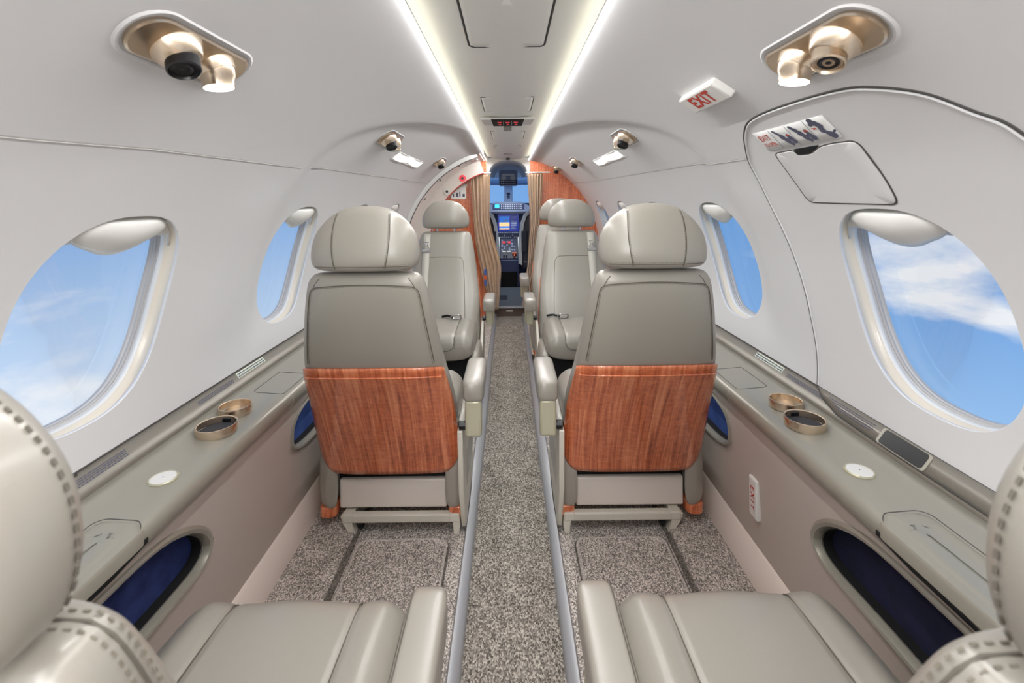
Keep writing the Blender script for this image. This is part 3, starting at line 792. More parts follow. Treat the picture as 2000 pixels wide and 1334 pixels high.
# low vertical exit marker on the right side panel
t = thing('exit_marker', 'small upright white EXIT marker low on the right side panel', 'exit sign')
z3 = Vector((-1, 0, 0)); y3 = Vector((0, 0, 1)); x3 = y3.cross(z3)
m4 = Matrix((x3, y3, z3)).transposed().to_4x4(); m4.translation = Vector((.6485, 1.215, .238)); t.matrix_world = m4
MB().box(-.019, .019, -.052, .052, -.001, .013).build('housing', 'white_plastic', t, bevel=.003)
MB().box(-.015, .015, -.048, .048, .0125, .0136).build('sign_face', 'exit_face', t)
text_on(t, 'EXIT', .024, .0142, -math.pi/2, bold=.0005, sp=1.35)

# ------------------------------------------------------------------ seats
BACK = [  # height, rear y, thickness, half width
    (.190, .262, .085, .200), (.244, .245, .100, .212), (.350, .195, .118, .211), (.459, .140, .122, .205), (.587, .062, .112, .189),
    (.700, .026, .100, .172), (.770, .012, .088, .160), (.815, .008, .074, .150), (.835, .012, .060, .140), (.845, .020, .042, .124), (.848, .034, .012, .08)]
HEAD = [  # t, half width, half depth
    (0, .090, .030), (.03, .120, .047), (.10, .134, .055), (.25, .138, .058), (.45, .134, .055), (.62, .122, .050), (.78, .101, .043), (.90, .075, .034), (.97, .048, .022), (1.0, .018, .006)]
def make_seat(label, loc, rotz, inner, drop=0.0, lean_back=0.0, mode='up', head_up=.0, belt=False, group=None):
    """local x sideways, y the way the sitter faces; inner = local x sign of the aisle side"""
    t = thing('passenger_chair', label, 'seat', loc, rotz, group or 'leather cabin seats')
    s = inner; dz = -drop
    tab = smooth_tab(BACK, 46)
    def bk(h):                              # rear y, thickness, half width
        r_ = interp(tab, h); r_[0] -= lean_back*sstep(.3, .8, h); return r_
    NB = 3.6
    def loop(h, k=1.0, N_=72):
        yr, th, w = bk(h); return [Vector((x, yr+th/2+y, h+dz)) for x, y in sell(w*k, th/2*k, NB, N_)]
    b = MB(); b.loft([loop(r[0]) for r in tab]); back = b.build('backrest', 'leather', t, angle=80)
    def bp(u, h, front=False, o=.0006):      # u -1..1 across, on the rear (or front) face
        yr, th, w = bk(h); d = th/2*(max(0, 1-abs(u)**NB))**(1/NB)
        return Vector((u*w, yr+th/2+(d+o if front else -d-o), h+dz))
    def stitches(path, nm, parent, step=.0065, r=.0009, ln=.0042, mt='thread'):
        pts = [Vector(p) for p in path]; mbx = MB(); acc = 0; last = pts[0]
        for p in pts[1:]:
            seg = (p-last).length; d = (p-last).normalized() if seg > 0 else Vector((0, 0, 1))
            while acc < seg:
                q = last+d*acc; mbx.tube([q, q+d*ln], r, 5); acc += step
            acc -= seg; last = p
        return mbx.build(nm, mt, parent, smooth=False)
    if mode != 'front':
        # rear seam: up one side, across under the headrest, down the other
        path = [(-.90, .60+.195*i/14) for i in range(15)]
        path += [(-.90+.13*(1-math.cos(a)), .795+.017*math.sin(a)) for a in np.linspace(0, math.pi/2, 6)][1:]
        path += [(u, .812+.006*(1-(u/.78)**2)) for u in np.linspace(-.76, 0, 10)]
        path = path+[(-u, h) for u, h in reversed(path[:-1])]
        P = [bp(u, h) for u, h in path]
        MB().tube(P, .0013, 6).build('back_seam', 'seam_dark', t)
        stitches([bp(u*.975, h-.003, o=.0010) for u, h in path], 'seam_stitching', t)
        for sg in (-1, 1):
            MB().tube([bp(sg*u, h) for u, h in ((.86, .806), (.83, .822), (.80, .834))], .0011, 6).build('shoulder_seam', 'seam_dark', t)
    # front inset panel
    fp = [(.62, .40+.27*i/10) for i in range(11)] + [(.62-.14*(1-math.cos(a)), .67+.035*math.sin(a)) for a in np.linspace(0, math.pi/2, 6)][1:] + [(0, .707)]
    fp = fp+[(-u, h) for u, h in reversed(fp[:-1])]
    MB().tube([bp(u, h, True, .0003) for u, h in fp], .0016, 6).build('front_seam', 'seam_dark', t)
    # headrest
    hb, ht = .852+dz+head_up, 1.018+dz+head_up-(.016 if mode == 'near' else 0)
    ht_tab = smooth_tab(HEAD, 30); hy0 = (.015 if mode == 'near' else .040)-lean_back
    def hl(r):
        f, w, d = r; lean = hy0+.010*(f-.3); return [Vector((x, lean+y, hb+(ht-hb)*min(1, max(0, f)))) for x, y in sell(max(w, .004), max(d, .003), 2.7, 60)]
    b = MB(); b.loft([hl(r) for r in ht_tab]); head = b.build('headrest', 'leather', t, angle=80)
    def hp(x, f, sgn=-1, o=.0006):
        w, d = interp(ht_tab, f); u = min(1, abs(x/w)); dd = d*(1-u**2.7)**(1/2.7)
        return Vector((x, hy0+.010*(f-.3)+sgn*(dd+o), hb+(ht-hb)*f))
    for sg in (-1, 1):
        o_ = MB().tube([hp(sg*(.070-.010*(2*f-1)**2+.004*f), f) for f in np.linspace(.06, .93, 16)], .0012, 6).build('headrest_seam', 'seam_dark', t); o_.parent = head
        st_ = stitches([hp(sg*(.067-.010*(2*f-1)**2+.004*f), f, o=.001) for f in np.linspace(.06, .93, 16)], 'headrest_stitching', head)
    for f_, r_ in ((.085, .0011),):
        P = [hp(x, f_) for x in np.linspace(-.118, .118, 25)]
        o_ = MB().tube(P, r_, 6).build('headrest_seam', 'seam_dark', head)
        stitches([p+Vector((0, 0, .004)) for p in P], 'headrest_stitching', head)
    if mode == 'near':
        # heavy blanket-stitch along the side of the headrest
        P = []
        for f in np.linspace(.10, .96, 30):
            w, d = interp(ht_tab, f); ca, sa = math.cos(math.radians(12)), math.sin(math.radians(12))
            P.append(Vector((s*(w*ca**(2/2.7)+.0010), hy0+.010*(f-.3)+d*sa**(2/2.7), hb+(ht-hb)*f)))
        stitches(P, 'side_stitching', head, step=.0075, r=.0010, ln=.0042, mt='seam_dark')
        P = []
        for a in np.linspace(.15, 1.0, 26):
            h = .60+.235*a; yr, th, w = bk(h); ca, sa = math.cos(math.radians(30)), math.sin(math.radians(30))
            P.append(Vector((s*(w*ca**(2/NB)+.0008), yr+th/2-th/2*sa**(2/NB), h+dz)))
        stitches(P, 'side_stitching', t, step=.0075, r=.0011, ln=.0045, mt='seam_dark')
        P = []
        for h in np.linspace(.60, .843, 26):
            yr, th, w = bk(h); ca, sa = math.cos(math.radians(8)), math.sin(math.radians(8)); P.append(Vector((s*(w*ca**(2/NB)+.0006), yr+th/2+th/2*sa**(2/NB)*.6, h+dz+.0006)))
        yr, th, w = bk(.846)
        P += [Vector((s*w*q, yr+th*.55, .8485+dz)) for q in (.85, .6, .3, 0)]
        MB().tube(P, .0012, 8).build('top_seam', 'seam_dark', t)
        for dy in (-.006, .006):
            stitches([p+Vector((s*.0004, dy, .0004)) for p in P], 'side_stitching', t, step=.0075, r=.0008, ln=.0040, mt='thread')
    for x in (-.05, .05):
        MB().tube([(x, .045, .82+dz), (x, .045, .87+dz+head_up)], .006, 10).build('headrest_post', 'steel', t)
    # wood shell low on the back
    if mode != 'front' or True:
        rows = []
        nU, nV = 61, 26
        for i in range(nU):
            u = -1+2*i/(nU-1); ang = math.radians(-90+u*72); row = []
            zt_ = .589-.010*abs(u)**3; au = abs(u)
            zb_ = .196+(.085*max(0, (au-.55)/.45)**2.6)
            for j in range(nV):
                h = zt_+(zb_-zt_)*j/(nV-1); yr, th, w = bk(h); n_ = 3.4; k = .005+(.002 if j > 1 else 0)
                x = (w+.004+k*.3)*sgp(math.cos(ang), 2/n_); y = yr+th/2-(th/2+k)*abs(math.sin(ang))**(2/n_)
                row.append(Vector((x, y, h+dz)))
            rows.append(row)
        b = MB(); b.grid(rows); wp = b.build('wood_back_panel', 'gloss_wood', t, solid=.004, angle=80)
        P = []
        for i in range(4, nU-4):
            r0 = rows[i][1]; P.append(r0+Vector((0, -.003, -.012)))
        o_ = MB().tube(P, .0022, 8).build('panel_bead', 'gloss_wood', wp)
    # cushion
    ct = .402+dz
    secs = []
    for r in smooth_tab([(.285, .170, .345, .030), (.30, .190, .340, .055), (.34, .198, .338, .064), (.45, .198, .335, .066), (.55, .195, .332, .064), (.585, .190, .327, .056), (.600, .182, .320, .042), (.606, .168, .318, .020)], 60):
        y, w, zc_, hz = r; row = []
        for x, z in sell(w, hz, 3.8, 200):
            zz = zc_+z
            if z > 0:
                q = abs(x); zz += .010*math.exp(-((q-.150)/.030)**2)*min(1, z/hz*1.2)+.006*math.exp(-(x/.06)**2) - .0055*math.exp(-((q-.108)/.0045)**2)
            row.append(Vector((x, y, zz+dz)))
        secs.append(row)
    b = MB(); b.loft(secs); cu = b.build('seat_cushion', 'leather', t, angle=80)
    for sg in (-1, 1):
        P = []
        for row in secs[6:]:
            q = max((p for p in row if abs(p.x-sg*.108) < .006), key=lambda p: p.z); P.append(Vector((sg*.108, q.y+.0002, q.z-.0004)))
        yf = P[-1].y
        MB().tube(P, .0010, 6).build('cushion_seam', 'seam_dark', cu)
    P = [Vector((x, .605, .345+dz-.02*0)) for x in (-.108,)]
    # U-shaped seam on the front of the cushion
    if mode == 'front':
        A = [(-.108, .39), (-.108, .36), (-.100, .335), (-.08, .325), (0, .323), (.08, .325), (.100, .335), (.108, .36), (.108, .39)]
        MB().tube([(x, .6075-.004*(z > .38), z) for x, z in A], .0012, 6).build('cushion_seam', 'seam_dark', cu)
    # lower shell
    zb = .165 if drop == 0 else .13
    MB().box(-.168, .168, .285, .57, .070, .160).build('seat_box', 'panel_cream', t, bevel=.006)
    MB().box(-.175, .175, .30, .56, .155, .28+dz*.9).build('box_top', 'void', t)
    for sg in (-1, 1):
        a_ = []
        for (y, w, h0, h1) in ((.262, .012, .10, .19), (.268, .022, .082, .225), (.285, .029, .078, .27), (.34, .031, .078, .30), (.52, .031, .078, .30), (.565, .026, .085, .29), (.578, .012, .10, .27)):
            cxx = sg*(.200-(.012 if y < .27 or y > .57 else 0)); hh = (h1-h0)/2; zc_ = (h0+h1)/2
            a_.append([Vector((cxx+x, y, (zc_+z)*(1 if drop == 0 else .82))) for x, z in sell(w, hh, 3.2, 32)])
        MB().loft(smooth_loops(a_, 24)).build('side_bolster', 'leather', t, angle=80)
        MB().prism(rrect(sg*.2-.027, sg*.2+.027, .266, .56, .02), .052, .084).build('wood_sill', 'gloss_wood', t, bevel=.004)
    # frame and legs
    for xx, nm in ((s*.193, 'in'), (-s*.135, 'out')):
        MB().box(xx-.016, xx+.016, .26, .58, .040, .066).build('base_rail', 'frame_cream', t, bevel=.004)
    MB().box(-.150 if s > 0 else -.209, .209 if s > 0 else .150, .262, .286, .038, .064).build('cross_beam', 'frame_cream', t, bevel=.005)
    for yy in (.262, .55):
        m4 = Matrix.Translation((0, yy+.03, 0)) @ Matrix.Rotation(math.radians(90), 4, 'X')
        o1 = [(s*.184, .06), (s*.209, .06), (s*.212, .03), (s*.208, 0), (s*.191, 0), (s*.188, .030)]
        MB().prism(o1, 0, .03, m4).build('leg', 'frame_cream', t, bevel=.003)
        o1 = [(-s*.118, .06), (-s*.158, .06), (-s*.150, .035), (-s*.128, 0), (-s*.110, 0), (-s*.122, .035)]
        MB().prism(o1, 0, .03, m4).build('leg', 'frame_cream', t, bevel=.003)
    m4 = Matrix.Translation((-s*.100, .292, .026)) @ Matrix.Rotation(math.radians(90), 4, 'Y')
    MB().lathe([(.012, -.008), (.019, -.006), (.019, .006), (.012, .008)], m4, 20).build('track_lock', 'black_plastic', t)
    # armrest on the aisle side
    if mode == 'near':
        ar = rr_bar(s*.226, .033, .22, .600, ct-.062, ct+.004, .012)
        ar.build('armrest', 'leather', t, angle=60)
        MB().tube([(s*.198, y, ct+.0035-(0 if y < .58 else .003)) for y in np.linspace(.24, .592, 12)], .001, 6).build('armrest_seam', 'seam_dark', t)
        MB().box(s*.226-.022, s*.226+.022, .25, .57, .10, ct-.06).build('armrest_support', 'champagne_plastic', t, bevel=.006)
    else:
        ax_ = s*.262
        rr_bar(ax_, .031, .165, .375, .446, .512, .014).build('armrest', 'leather', t, angle=60)
        MB().box(ax_-.024, ax_+.024, .172, .215, .345, .452).build('armrest_support', 'champagne_plastic', t, bevel=.008)
        MB().box(ax_-.018, ax_+.018, .20, .30, .360, .452).build('armrest_arm', 'champagne_plastic', t, bevel=.008)
        m4 = Matrix.Translation((ax_-s*.030, .192, .372)) @ Matrix.Rotation(math.radians(90), 4, 'Y')
        MB().lathe([(.008, -.014), (.013, -.012), (.013, .012), (.008, .014)], m4, 20).build('armrest_pivot', 'black_plastic', t)
        # lower side frame down to the rail
        mb_ = MB().prism([(.18, .36), (.25, .36), (.50, .20), (.56, .06), (.27, .02), (.20, .17)], -.008, .008, Matrix.Translation((s*.222, 0, 0)) @ Matrix(((0, 0, 1, 0), (1, 0, 0, 0), (0, 1, 0, 0), (0, 0, 0, 1))))
        mb_.build('side_frame', 'frame_cream', t, bevel=.004)
    if belt:
        bx = -s*.105
        P0 = [bp(bx/bk(h)[2], h, True, .004) for h in np.linspace(.30, .835, 16)]
        mb_ = MB(); mb_.grid([[p+Vector((d, 0, 0)) for d in (-.020, .020)] for p in P0]); mb_.build('shoulder_belt', 'belt_web', t, solid=.002)
        p = bp(bx/bk(.745)[2], .745, True, .006)
        bk_ = MB().box(p.x-.024, p.x+.024, p.y-.004, p.y+.008, p.z-.012, p.z+.006).build('belt_buckle', 'steel', t, bevel=.003)
        mb_ = MB(); mb_.tube([(p.x-.018, p.y+.003, p.z+.006), (p.x-.006, p.y+.004, p.z+.026), (p.x-.014, p.y+.004, p.z+.045), (p.x+.014, p.y+.004, p.z+.045), (p.x+.006, p.y+.004, p.z+.026), (p.x+.018, p.y+.003, p.z+.006)], .003, 8)
        mb_.build('belt_tongue', 'steel', bk_)
        c = Vector((s*.09, .345, .418)); mb_ = MB()
        mb_.tube([c+Vector(q) for q in rr3(.026, .016)], .0045, 8, closed=True); lb = mb_.build('lap_buckle', 'steel', t)
        MB().tube([c+Vector((.02, 0, 0)), c+Vector((.05, -.03, .0)), c+Vector((.08, -.05, -.01))], .006, 8).build('lap_strap', 'black_plastic', lb)
    return t
def rr3(a, b, n=5):
    return [(x, y*.7, y*.7) for x, y in rrect(-a, a, -b, b, b*.7, n)]
def rr_bar(cx, hw, y0, y1, z0, z1, r):
    """rounded bar along y with soft ends"""
    mb = MB(); rows = []; hz = (z1-z0)/2; zc_ = (z0+z1)/2
    for f, k in ((0, .70), (.02, .86), (.06, .96), (.12, 1.0), (.5, 1.0), (.88, 1.0), (.94, .97), (.98, .88), (1, .74)):
        y = y0+(y1-y0)*f; rows.append([Vector((cx+x*k, y, zc_+z*k)) for x, z in rrect(-hw, hw, -hz, hz, r, 5)])
    mb.loft(rows); return mb
def smooth_loops(loops, n):
    A = np.array([[list(p) for p in l] for l in loops]); k = len(A); out = []
    for i in range(n):
        t = i*(k-1)/(n-1); j = min(int(t), k-2); u = t-j
        p0 = A[max(j-1, 0)]; p1 = A[j]; p2 = A[j+1]; p3 = A[min(j+2, k-1)]
        q = .5*((2*p1)+(-p0+p2)*u+(2*p0-5*p1+4*p2-p3)*u*u+(-p0+3*p1-3*p2+p3)*u**3)
        out.append([Vector(v) for v in q])
    return out
XC = .370
make_seat('forward-facing taupe leather seat with wooden back panel, left of the aisle', (-XC, 1.155, 0), 0, 1)
make_seat('forward-facing taupe leather seat with wooden back panel, right of the aisle', (XC, 1.155, 0), 0, -1)
make_seat('near left seat cut off by the frame, only cushion, headrest edge and shoulder showing', (-XC, .215, 0), 0, 1, drop=.05, mode='near')
make_seat('near right seat cut off by the frame, only cushion, headrest edge and shoulder showing', (XC, .225, 0), 0, -1, drop=.05, lean_back=.035, mode='near')
make_seat('taupe leather seat facing the viewer on the left with a pale shoulder belt', (-XC, 2.76, 0), math.pi, -1, mode='front', belt=True, head_up=.012)
make_seat('taupe leather seat facing the viewer on the right with a pale shoulder belt', (XC, 2.76, 0), math.pi, 1, mode='front', belt=True, head_up=.012)
make_seat('farthest taupe leather seat on the right, half hidden behind the belted one', (XC-.005, 3.44, 0), math.pi, 1, mode='front', belt=False, head_up=.02)
# blue life-vest pouches glimpsed under the seats facing the viewer
for s in (-1, 1):
    o = MB().box(-.05, .05, -.03, .03, 0, .05).build('life_vest_pouch', 'navy_felt', bevel=.006); o.location = (s*.26, 2.10, .0)
    tag(o, 'small blue fabric pouch on the floor before the %s seat facing the viewer' % ('left' if s < 0 else 'right'), 'pouch')

# ------------------------------------------------------------------ entry door bay on the left
def arch(side, D0, D1, r0, r1, ph0, ph1, nm, mt, parent=None, off=Vector()):
    mb = MB(); rows = []
    for p in np.linspace(ph0, ph1, 50):
        c, sn = math.cos(math.radians(p)), math.sin(math.radians(p))
        rows.append([Vector((side*r*c, d, ZC+r*sn))-off for r, d in ((r0, D0), (r1, D0), (r1, D1), (r0, D1))])
    mb.grid(rows, close_v=True); return mb.build(nm, mt, parent, bevel=.003)
# narrow filler between the arch and the door jamb
d = bpy.data.objects.new('door_2', None); COL.objects.link(d); d.location = (-.70, 3.6, .5); struct(d, 'curved entry door and its white arched surround on the left')
of = Vector(d.location)
arch(-1, 3.34, 3.40, R+.02, R-.018, -40, 73, 'arch_surround', 'white_plastic', d, of)
arch(-1, 3.335, 3.342, R-.016, R-.021, -40, 69, 'arch_line', 'groove', d, of)
mb = MB(); mb.grid([[Vector((-(R+.01)*math.cos(math.radians(p)), y, ZC+(R+.01)*math.sin(math.radians(p))))-of for p in np.linspace(-50, 77.6, 40)] for y in np.linspace(3.35, 4.10, 12)]); mb.build('door_skin', 'white_plastic', d)
arch(-1, 3.93, 4.02, R+.02, R-.10, -40, 72, 'inner_frame', 'panel_cream', d, of)
arch(-1, 3.925, 3.932, R-.094, R-.102, -40, 72, 'frame_line', 'red_ink', d, of)
for p_, yy, rr in ((60.5, 3.62, .022), (47, 3.62, .018), (33, 3.62, .018)):
    m4 = wframe(-1, yy, p_, -.008); m4.translation -= of
    MB().prism(rrect(-.07, .07, -.030, .030, .02), 0, .006, m4).build('latch_plate', 'white_plastic', d, bevel=.002)
    MB().lathe([(rr, .005), (rr*.9, .012), (rr*.5, .010), (rr*.2, .016)], m4, 20).build('latch_fitting', 'steel', d)
    MB().lathe([(rr*.35, .010), (rr*.3, .019), (.001, .019)], m4, 12).build('latch_pin', 'groove', d)
for p_ in (57, 43):
    t0 = math.radians(p_); rr = R-.06; c = Vector((-rr*math.cos(t0), 3.928, ZC+rr*math.sin(t0)))-of
    m4 = Matrix.Translation(c) @ Matrix.Rotation(math.radians(90), 4, 'X')
    MB().lathe([(.030, -.002), (.028, .004), (.016, .005)], m4, 18).build('frame_fitting', 'sign_red' if p_ == 57 else 'tape_white', d)
    MB().lathe([(.014, .003), (.008, .008), (.001, .008)], m4, 14).build('fitting_pin', 'groove', d)

# ------------------------------------------------------------------ forward partitions, curtains, step
for s in (-1, 1):
    sn_ = 'left' if s < 0 else 'right'
    pts = [(s*.175, .0), (s*.175, ZC+math.sqrt(R*R-.175**2)-.012)]
    arcp = [(s*(R+.014)*math.cos(math.radians(p)), ZC+(R+.014)*math.sin(math.radians(p))) for p in np.linspace(76, -48, 40)]
    pts = [(s*.175, 0.0)]+[a for a in arcp if abs(a[0]) > .176 and a[1] > 0]
    t = thing('partition', 'glossy red-brown wood partition on the %s before the cockpit' % sn_, 'partition', (s*.45, 4.04, 0))
    m4 = Matrix(((1, 0, 0, -s*.45), (0, 0, 1, 0), (0, 1, 0, 0), (0, 0, 0, 1)))
    MB().prism(pts, 0, .022, m4).build('wood_panel', 'gloss_wood', t)
    if s < 0:
        MB().box(-.50+.45, -.37+.45, -.008, -.001, 1.03+.01, 1.03+.125).build('paper_placard', 'label_white', t)
        MB().box(-.51+.45, -.36+.45, -.012, -.004, 1.15, 1.17).build('placard_clip', 'tape_white', t, bevel=.002)
        mb = MB()
        for i in range(4): mb.box(-.485+.45+.028*i, -.475+.45+.028*i+.01*(i % 2), -.0088, -.0078, 1.06, 1.085+.01*(i % 3))
        mb.build('placard_print', 'dark_ink', t, smooth=False)
        MB().box(-.30+.45, -.176+.45, -.010, -.001, .86, .872).build('panel_joint', 'seam_dark', t)
def curtain(label, edges, tie, s):
    """edges: (z, x_inner, x_outer)"""
    t = thing('curtain', label, 'curtain', (edges[0][1], 3.97, edges[0][0]), 0, 'cockpit curtains')
    mb = MB(); E_ = smooth_tab(edges, 40); rows = []
    for z, xi, xo in E_:
        row = []
        for j in range(61):
            u = j/60; x = xi+(xo-xi)*u
            y = 3.965+.016*math.sin(u*2*math.pi*5.5+.6*math.sin(z*5))+.007*math.sin(u*23+z*7)
            row.append(Vector((x, y, z))-t.location)
        rows.append(row)
    mb.grid(rows); mb.build('drape', 'curtain_tan', t, solid=.002, angle=80)
    for j in range(5):
        u = (j+.5)/5; x = edges[0][1]+(edges[0][2]-edges[0][1])*u
        MB().tube([Vector((x+.010*math.cos(a), 3.965+.010*math.sin(a), edges[0][0]+.006))-t.location for a in np.linspace(0, 2*math.pi, 10)[:-1]], .003, 6, closed=True).build('hook', 'steel', t)
    return t
curtain('tan pleated curtain gathered on the left of the cockpit opening', [(1.245, -.155, -.325), (1.05, -.160, -.31), (.85, -.160, -.30), (.66, -.118, -.285), (.47, -.072, -.25), (.30, -.078, -.21), (.085, -.095, -.150)], .5, -1)
curtain('tan pleated curtain gathered on the right of the cockpit opening', [(1.25, .165, .300), (1.05, .175, .285), (.85, .185, .27), (.66, .172, .25), (.47, .160, .23), (.30, .135, .20), (.11, .110, .17)], .5, 1)
for s in (-1, 1):
    mb = MB(); mb.tube([(s*.15, 3.965, 1.262), (s*.36, 3.965, 1.262)], .006, 8)
    o = mb.build('curtain_rail', 'white_plastic'); tag(o, 'short pale rail carrying the %s cockpit curtain' % ('left' if s < 0 else 'right'), 'rail')
# folded blue and orange item tucked beside the left curtain
t = thing('safety_card', 'small blue and orange card tucked low beside the left curtain', 'card', (-.20, 3.86, .30))
MB().box(-.010, .010, -.003, .003, .01, .15).build('card', 'blue_strap', t, bevel=.001)
MB().box(-.011, .009, -.005, -.003, .06, .10).build('orange_band', 'orange_paint', t)
# step up to the cockpit
t = thing('cockpit_step', 'dark brown step riser with a pale metal nosing at the cockpit entrance', 'step', (0, 4.10, 0))
MB().box(-.165, .165, .02, .05, -.02, .066).build('riser', 'brown_kick', t)
MB().box(-.17, .17, .005, .06, .060, .074).build('nosing', 'rail_grey', t, bevel=.003)
MB().prism(rrect(-.03, .03, -.006, .006, .005), -.001, .002, Matrix.Translation((0, .02, .035)) @ Matrix.Rotation(math.radians(90), 4, 'X')).build('step_light', 'tape_white', t)

# ------------------------------------------------------------------ cockpit
CY0, CY1 = 4.14, 6.1
mb = MB(); rows = []
for y in np.linspace(CY0-.08, CY1, 24):
    k = 1.03-.28*sstep(4.9, 6.3, y); rows.append([Vector((R*k*math.cos(math.radians(p)), y, ZC-.02*(1-k)*10*0+R*k*math.sin(math.radians(p))+(-.05*(1-k)))) for p in np.linspace(-50, 230, 80)])
mb.grid(rows)
# leave the windscreen open: drop faces in the front upper half
keep = []
for f in mb.f:
    c = np.mean([mb.v[i] for i in f], axis=0)
    if c[1] > 5.15 and .99 < c[2] < 1.30: continue
    keep.append(f)
mb.f = keep; o = mb.build('wall_front', 'cockpit_pale'); struct(o, 'pale cockpit lining beyond the curtains')
o = MB().box(-.6, .6, 4.14, 6.1, .0, .064).build('floor', 'cockpit_floor'); struct(o, 'slate cockpit floor')
# nose bulkhead closing the front below and above the windscreen
o = MB().box(-.62, .62, 6.02, 6.06, 0, .985).build('wall_front', 'cockpit_dark'); struct(o, 'dark bulkhead below the windscreen')
ws = bpy.data.objects.new('window_%d' % (wn+1), None); COL.objects.link(ws); ws.location = (0, 6.0, 1.1); struct(ws, 'cockpit windscreen with a pale centre post')
of = Vector(ws.location)
mb = MB(); mb.grid([[Vector((x, 6.03-.10*(x/.6)**2+(z-1)*-.5, z))-of for z in (.985, 1.1, 1.245)] for x in np.linspace(-.6, .6, 13)]); mb.build('pane', 'pane_glass', ws)
MB().box(-.056, .056, -.06, .02, -.13, .16).build('centre_post', 'cockpit_pale', ws, bevel=.02)
mb = MB(); mb.grid([[Vector((x, 5.90-.10*(x/.6)**2, z))-of for z in (1.235, 1.30, 1.45)] for x in np.linspace(-.62, .62, 13)]); mb.build('upper_frame', 'cockpit_pale', ws, solid=.02)
MB().tube([(x, 5.86-6.0, 1.238-1.1) for x in (-.5, 0, .5)], .022, 8).build('cross_bar', 'cockpit_grey', ws)
t = thing('compass', 'small dark compass hanging on the windscreen centre post', 'compass', (0, 5.90, 1.07))
MB().box(-.022, .022, -.02, .02, .02, .05).build('mount', 'cockpit_dark', t, bevel=.004)
MB().lathe([(.008, -.03), (.020, -.015), (.020, .012), (.012, .024)], None, 20).build('bowl', 'cockpit_grey', t)
MB().box(-.013, .013, -.024, -.018, -.012, .010).build('dial', 'cockpit_dark', t)
# overhead panel
t = thing('overhead_console', 'blue-grey overhead control panel above the windscreen', 'control panel', (0, 5.2, 1.29))
o_ = rrect(-.105, .105, -.105, .075, .02)
m4 = Matrix.Rotation(math.radians(90), 4, 'X')
MB().prism(o_, -.10, .0, m4).build('panel_body', 'cockpit_grey', t, bevel=.008)
MB().box(-.07, .07, -.004, .004, .012, .030).build('light_bar', 'label_white', t, bevel=.002)
for x in (-.05, .05):
    MB().lathe([(.028, 0), (.026, .006), (.01, .008)], Matrix.Translation((x, -.002, -.012)) @ m4, 20).build('map_light', 'tape_white', t)
MB().box(-.098, .098, -.008, .002, -.092, -.035).build('switch_plate', 'cockpit_dark', t, bevel=.003)
mb = MB()
for r_ in range(2):
    for i in range(8): mb.box(-.085+.022*i, -.073+.022*i, -.012, -.006, -.085+.026*r_, -.071+.026*r_)
mb.build('switches', 'cockpit_pale', t, smooth=False)
for x in (-.05, .05):
    ld = bpy.data.lights.new('map_lamp', 'SPOT'); ld.energy = 9; ld.spot_size = math.radians(150); ld.spot_blend = 1; ld.shadow_soft_size = .03; ld.color = (.9, .95, 1)
    lo_ = bpy.data.objects.new('map_lamp', ld); COL.objects.link(lo_); lo_.location = (x, 5.05, 1.17); lo_.rotation_euler = (math.radians(20), 0, 0)
o = MB().loft([[Vector((x, y, z)) for x, z in ((-w, 1.20), (w, 1.20), (w*.9, h_), (w*.5, h_+.04), (-w*.5, h_+.04), (-w*.9, h_))] for y, w, h_ in ((4.30, .20, 1.335), (4.7, .17, 1.36), (5.25, .13, 1.37))]) if False else None
# glareshield
t = thing('glareshield', 'grey glareshield with a row of mode buttons and one cyan display', 'control panel', (0, 5.55, .90))
m4 = Matrix.Rotation(math.radians(90), 4, 'X')
MB().prism([(-.56, -.02), (.56, -.02), (.56, .02), (.26, .05), (.155, .105), (-.155, .105), (-.26, .05), (-.56, .02)], -.25, 0, m4).build('hood', 'cockpit_grey', t, bevel=.008)
MB().box(-.19, .19, -.006, .001, .01, .082).build('button_plate', 'cockpit_navy', t, bevel=.003)
mb = MB()
for r_ in range(3):
    for i in range(10): mb.box(-.09+.026*i, -.076+.026*i, -.010, -.005, .018+.022*r_, .030+.022*r_)
mb.build('mode_buttons', 'cockpit_pale', t, smooth=False)
MB().box(-.165, -.110, -.010, -.004, .03, .075).build('standby_display', 'screen_cyan', t)
MB().box(-.57, .57, -.05, .05, -.045, -.018).build('lip', 'cockpit_dark', t, bevel=.006)
# instrument panel
t = thing('instrument_console', 'dark blue cockpit instrument panel with a bright centre display', 'control panel', (0, 5.66, .62))
MB().box(-.57, .57, 0, .04, -.20, .25).build('panel_face', 'cockpit_navy', t)
fr = MB().box(-.135, .125, -.008, .002, .02, .24).build('centre_display', 'screen_blue', t, bevel=.003)
MB().box(-.115, .010, -.0105, -.008, .130, .205).build('display_sky', 'screen_sky', fr, smooth=False)
MB().box(-.115, .010, -.0105, -.008, .085, .130).build('display_sand', 'screen_sand', fr, smooth=False)
MB().box(-.115, .010, -.0105, -.008, .062, .085).build('display_water', 'screen_sky', fr, smooth=False)
MB().box(-.115, .010, -.0105, -.008, .045, .062).build('display_sand', 'screen_sand', fr, smooth=False)
mb = MB(); mb.face([(-.085, -.0112, .145), (-.03, -.0112, .160), (-.005, -.0112, .172), (-.02, -.0112, .150), (-.04, -.0112, .140)]); mb.build('display_aircraft', 'label_white', fr, smooth=False)
mb = MB(); rnd = random.Random(2)
for r_ in range(9): mb.box(.028, .028+rnd.uniform(.03, .08), -.0105, -.008, .21-.02*r_, .218-.02*r_)
mb.build('display_text', 'cockpit_pale', fr, smooth=False)
mb = MB()
for i in range(12): mb.box(-.128+.021*i, -.116+.021*i, -.011, -.006, .003, .012)
mb.build('display_keys', 'cockpit_pale', t, smooth=False)
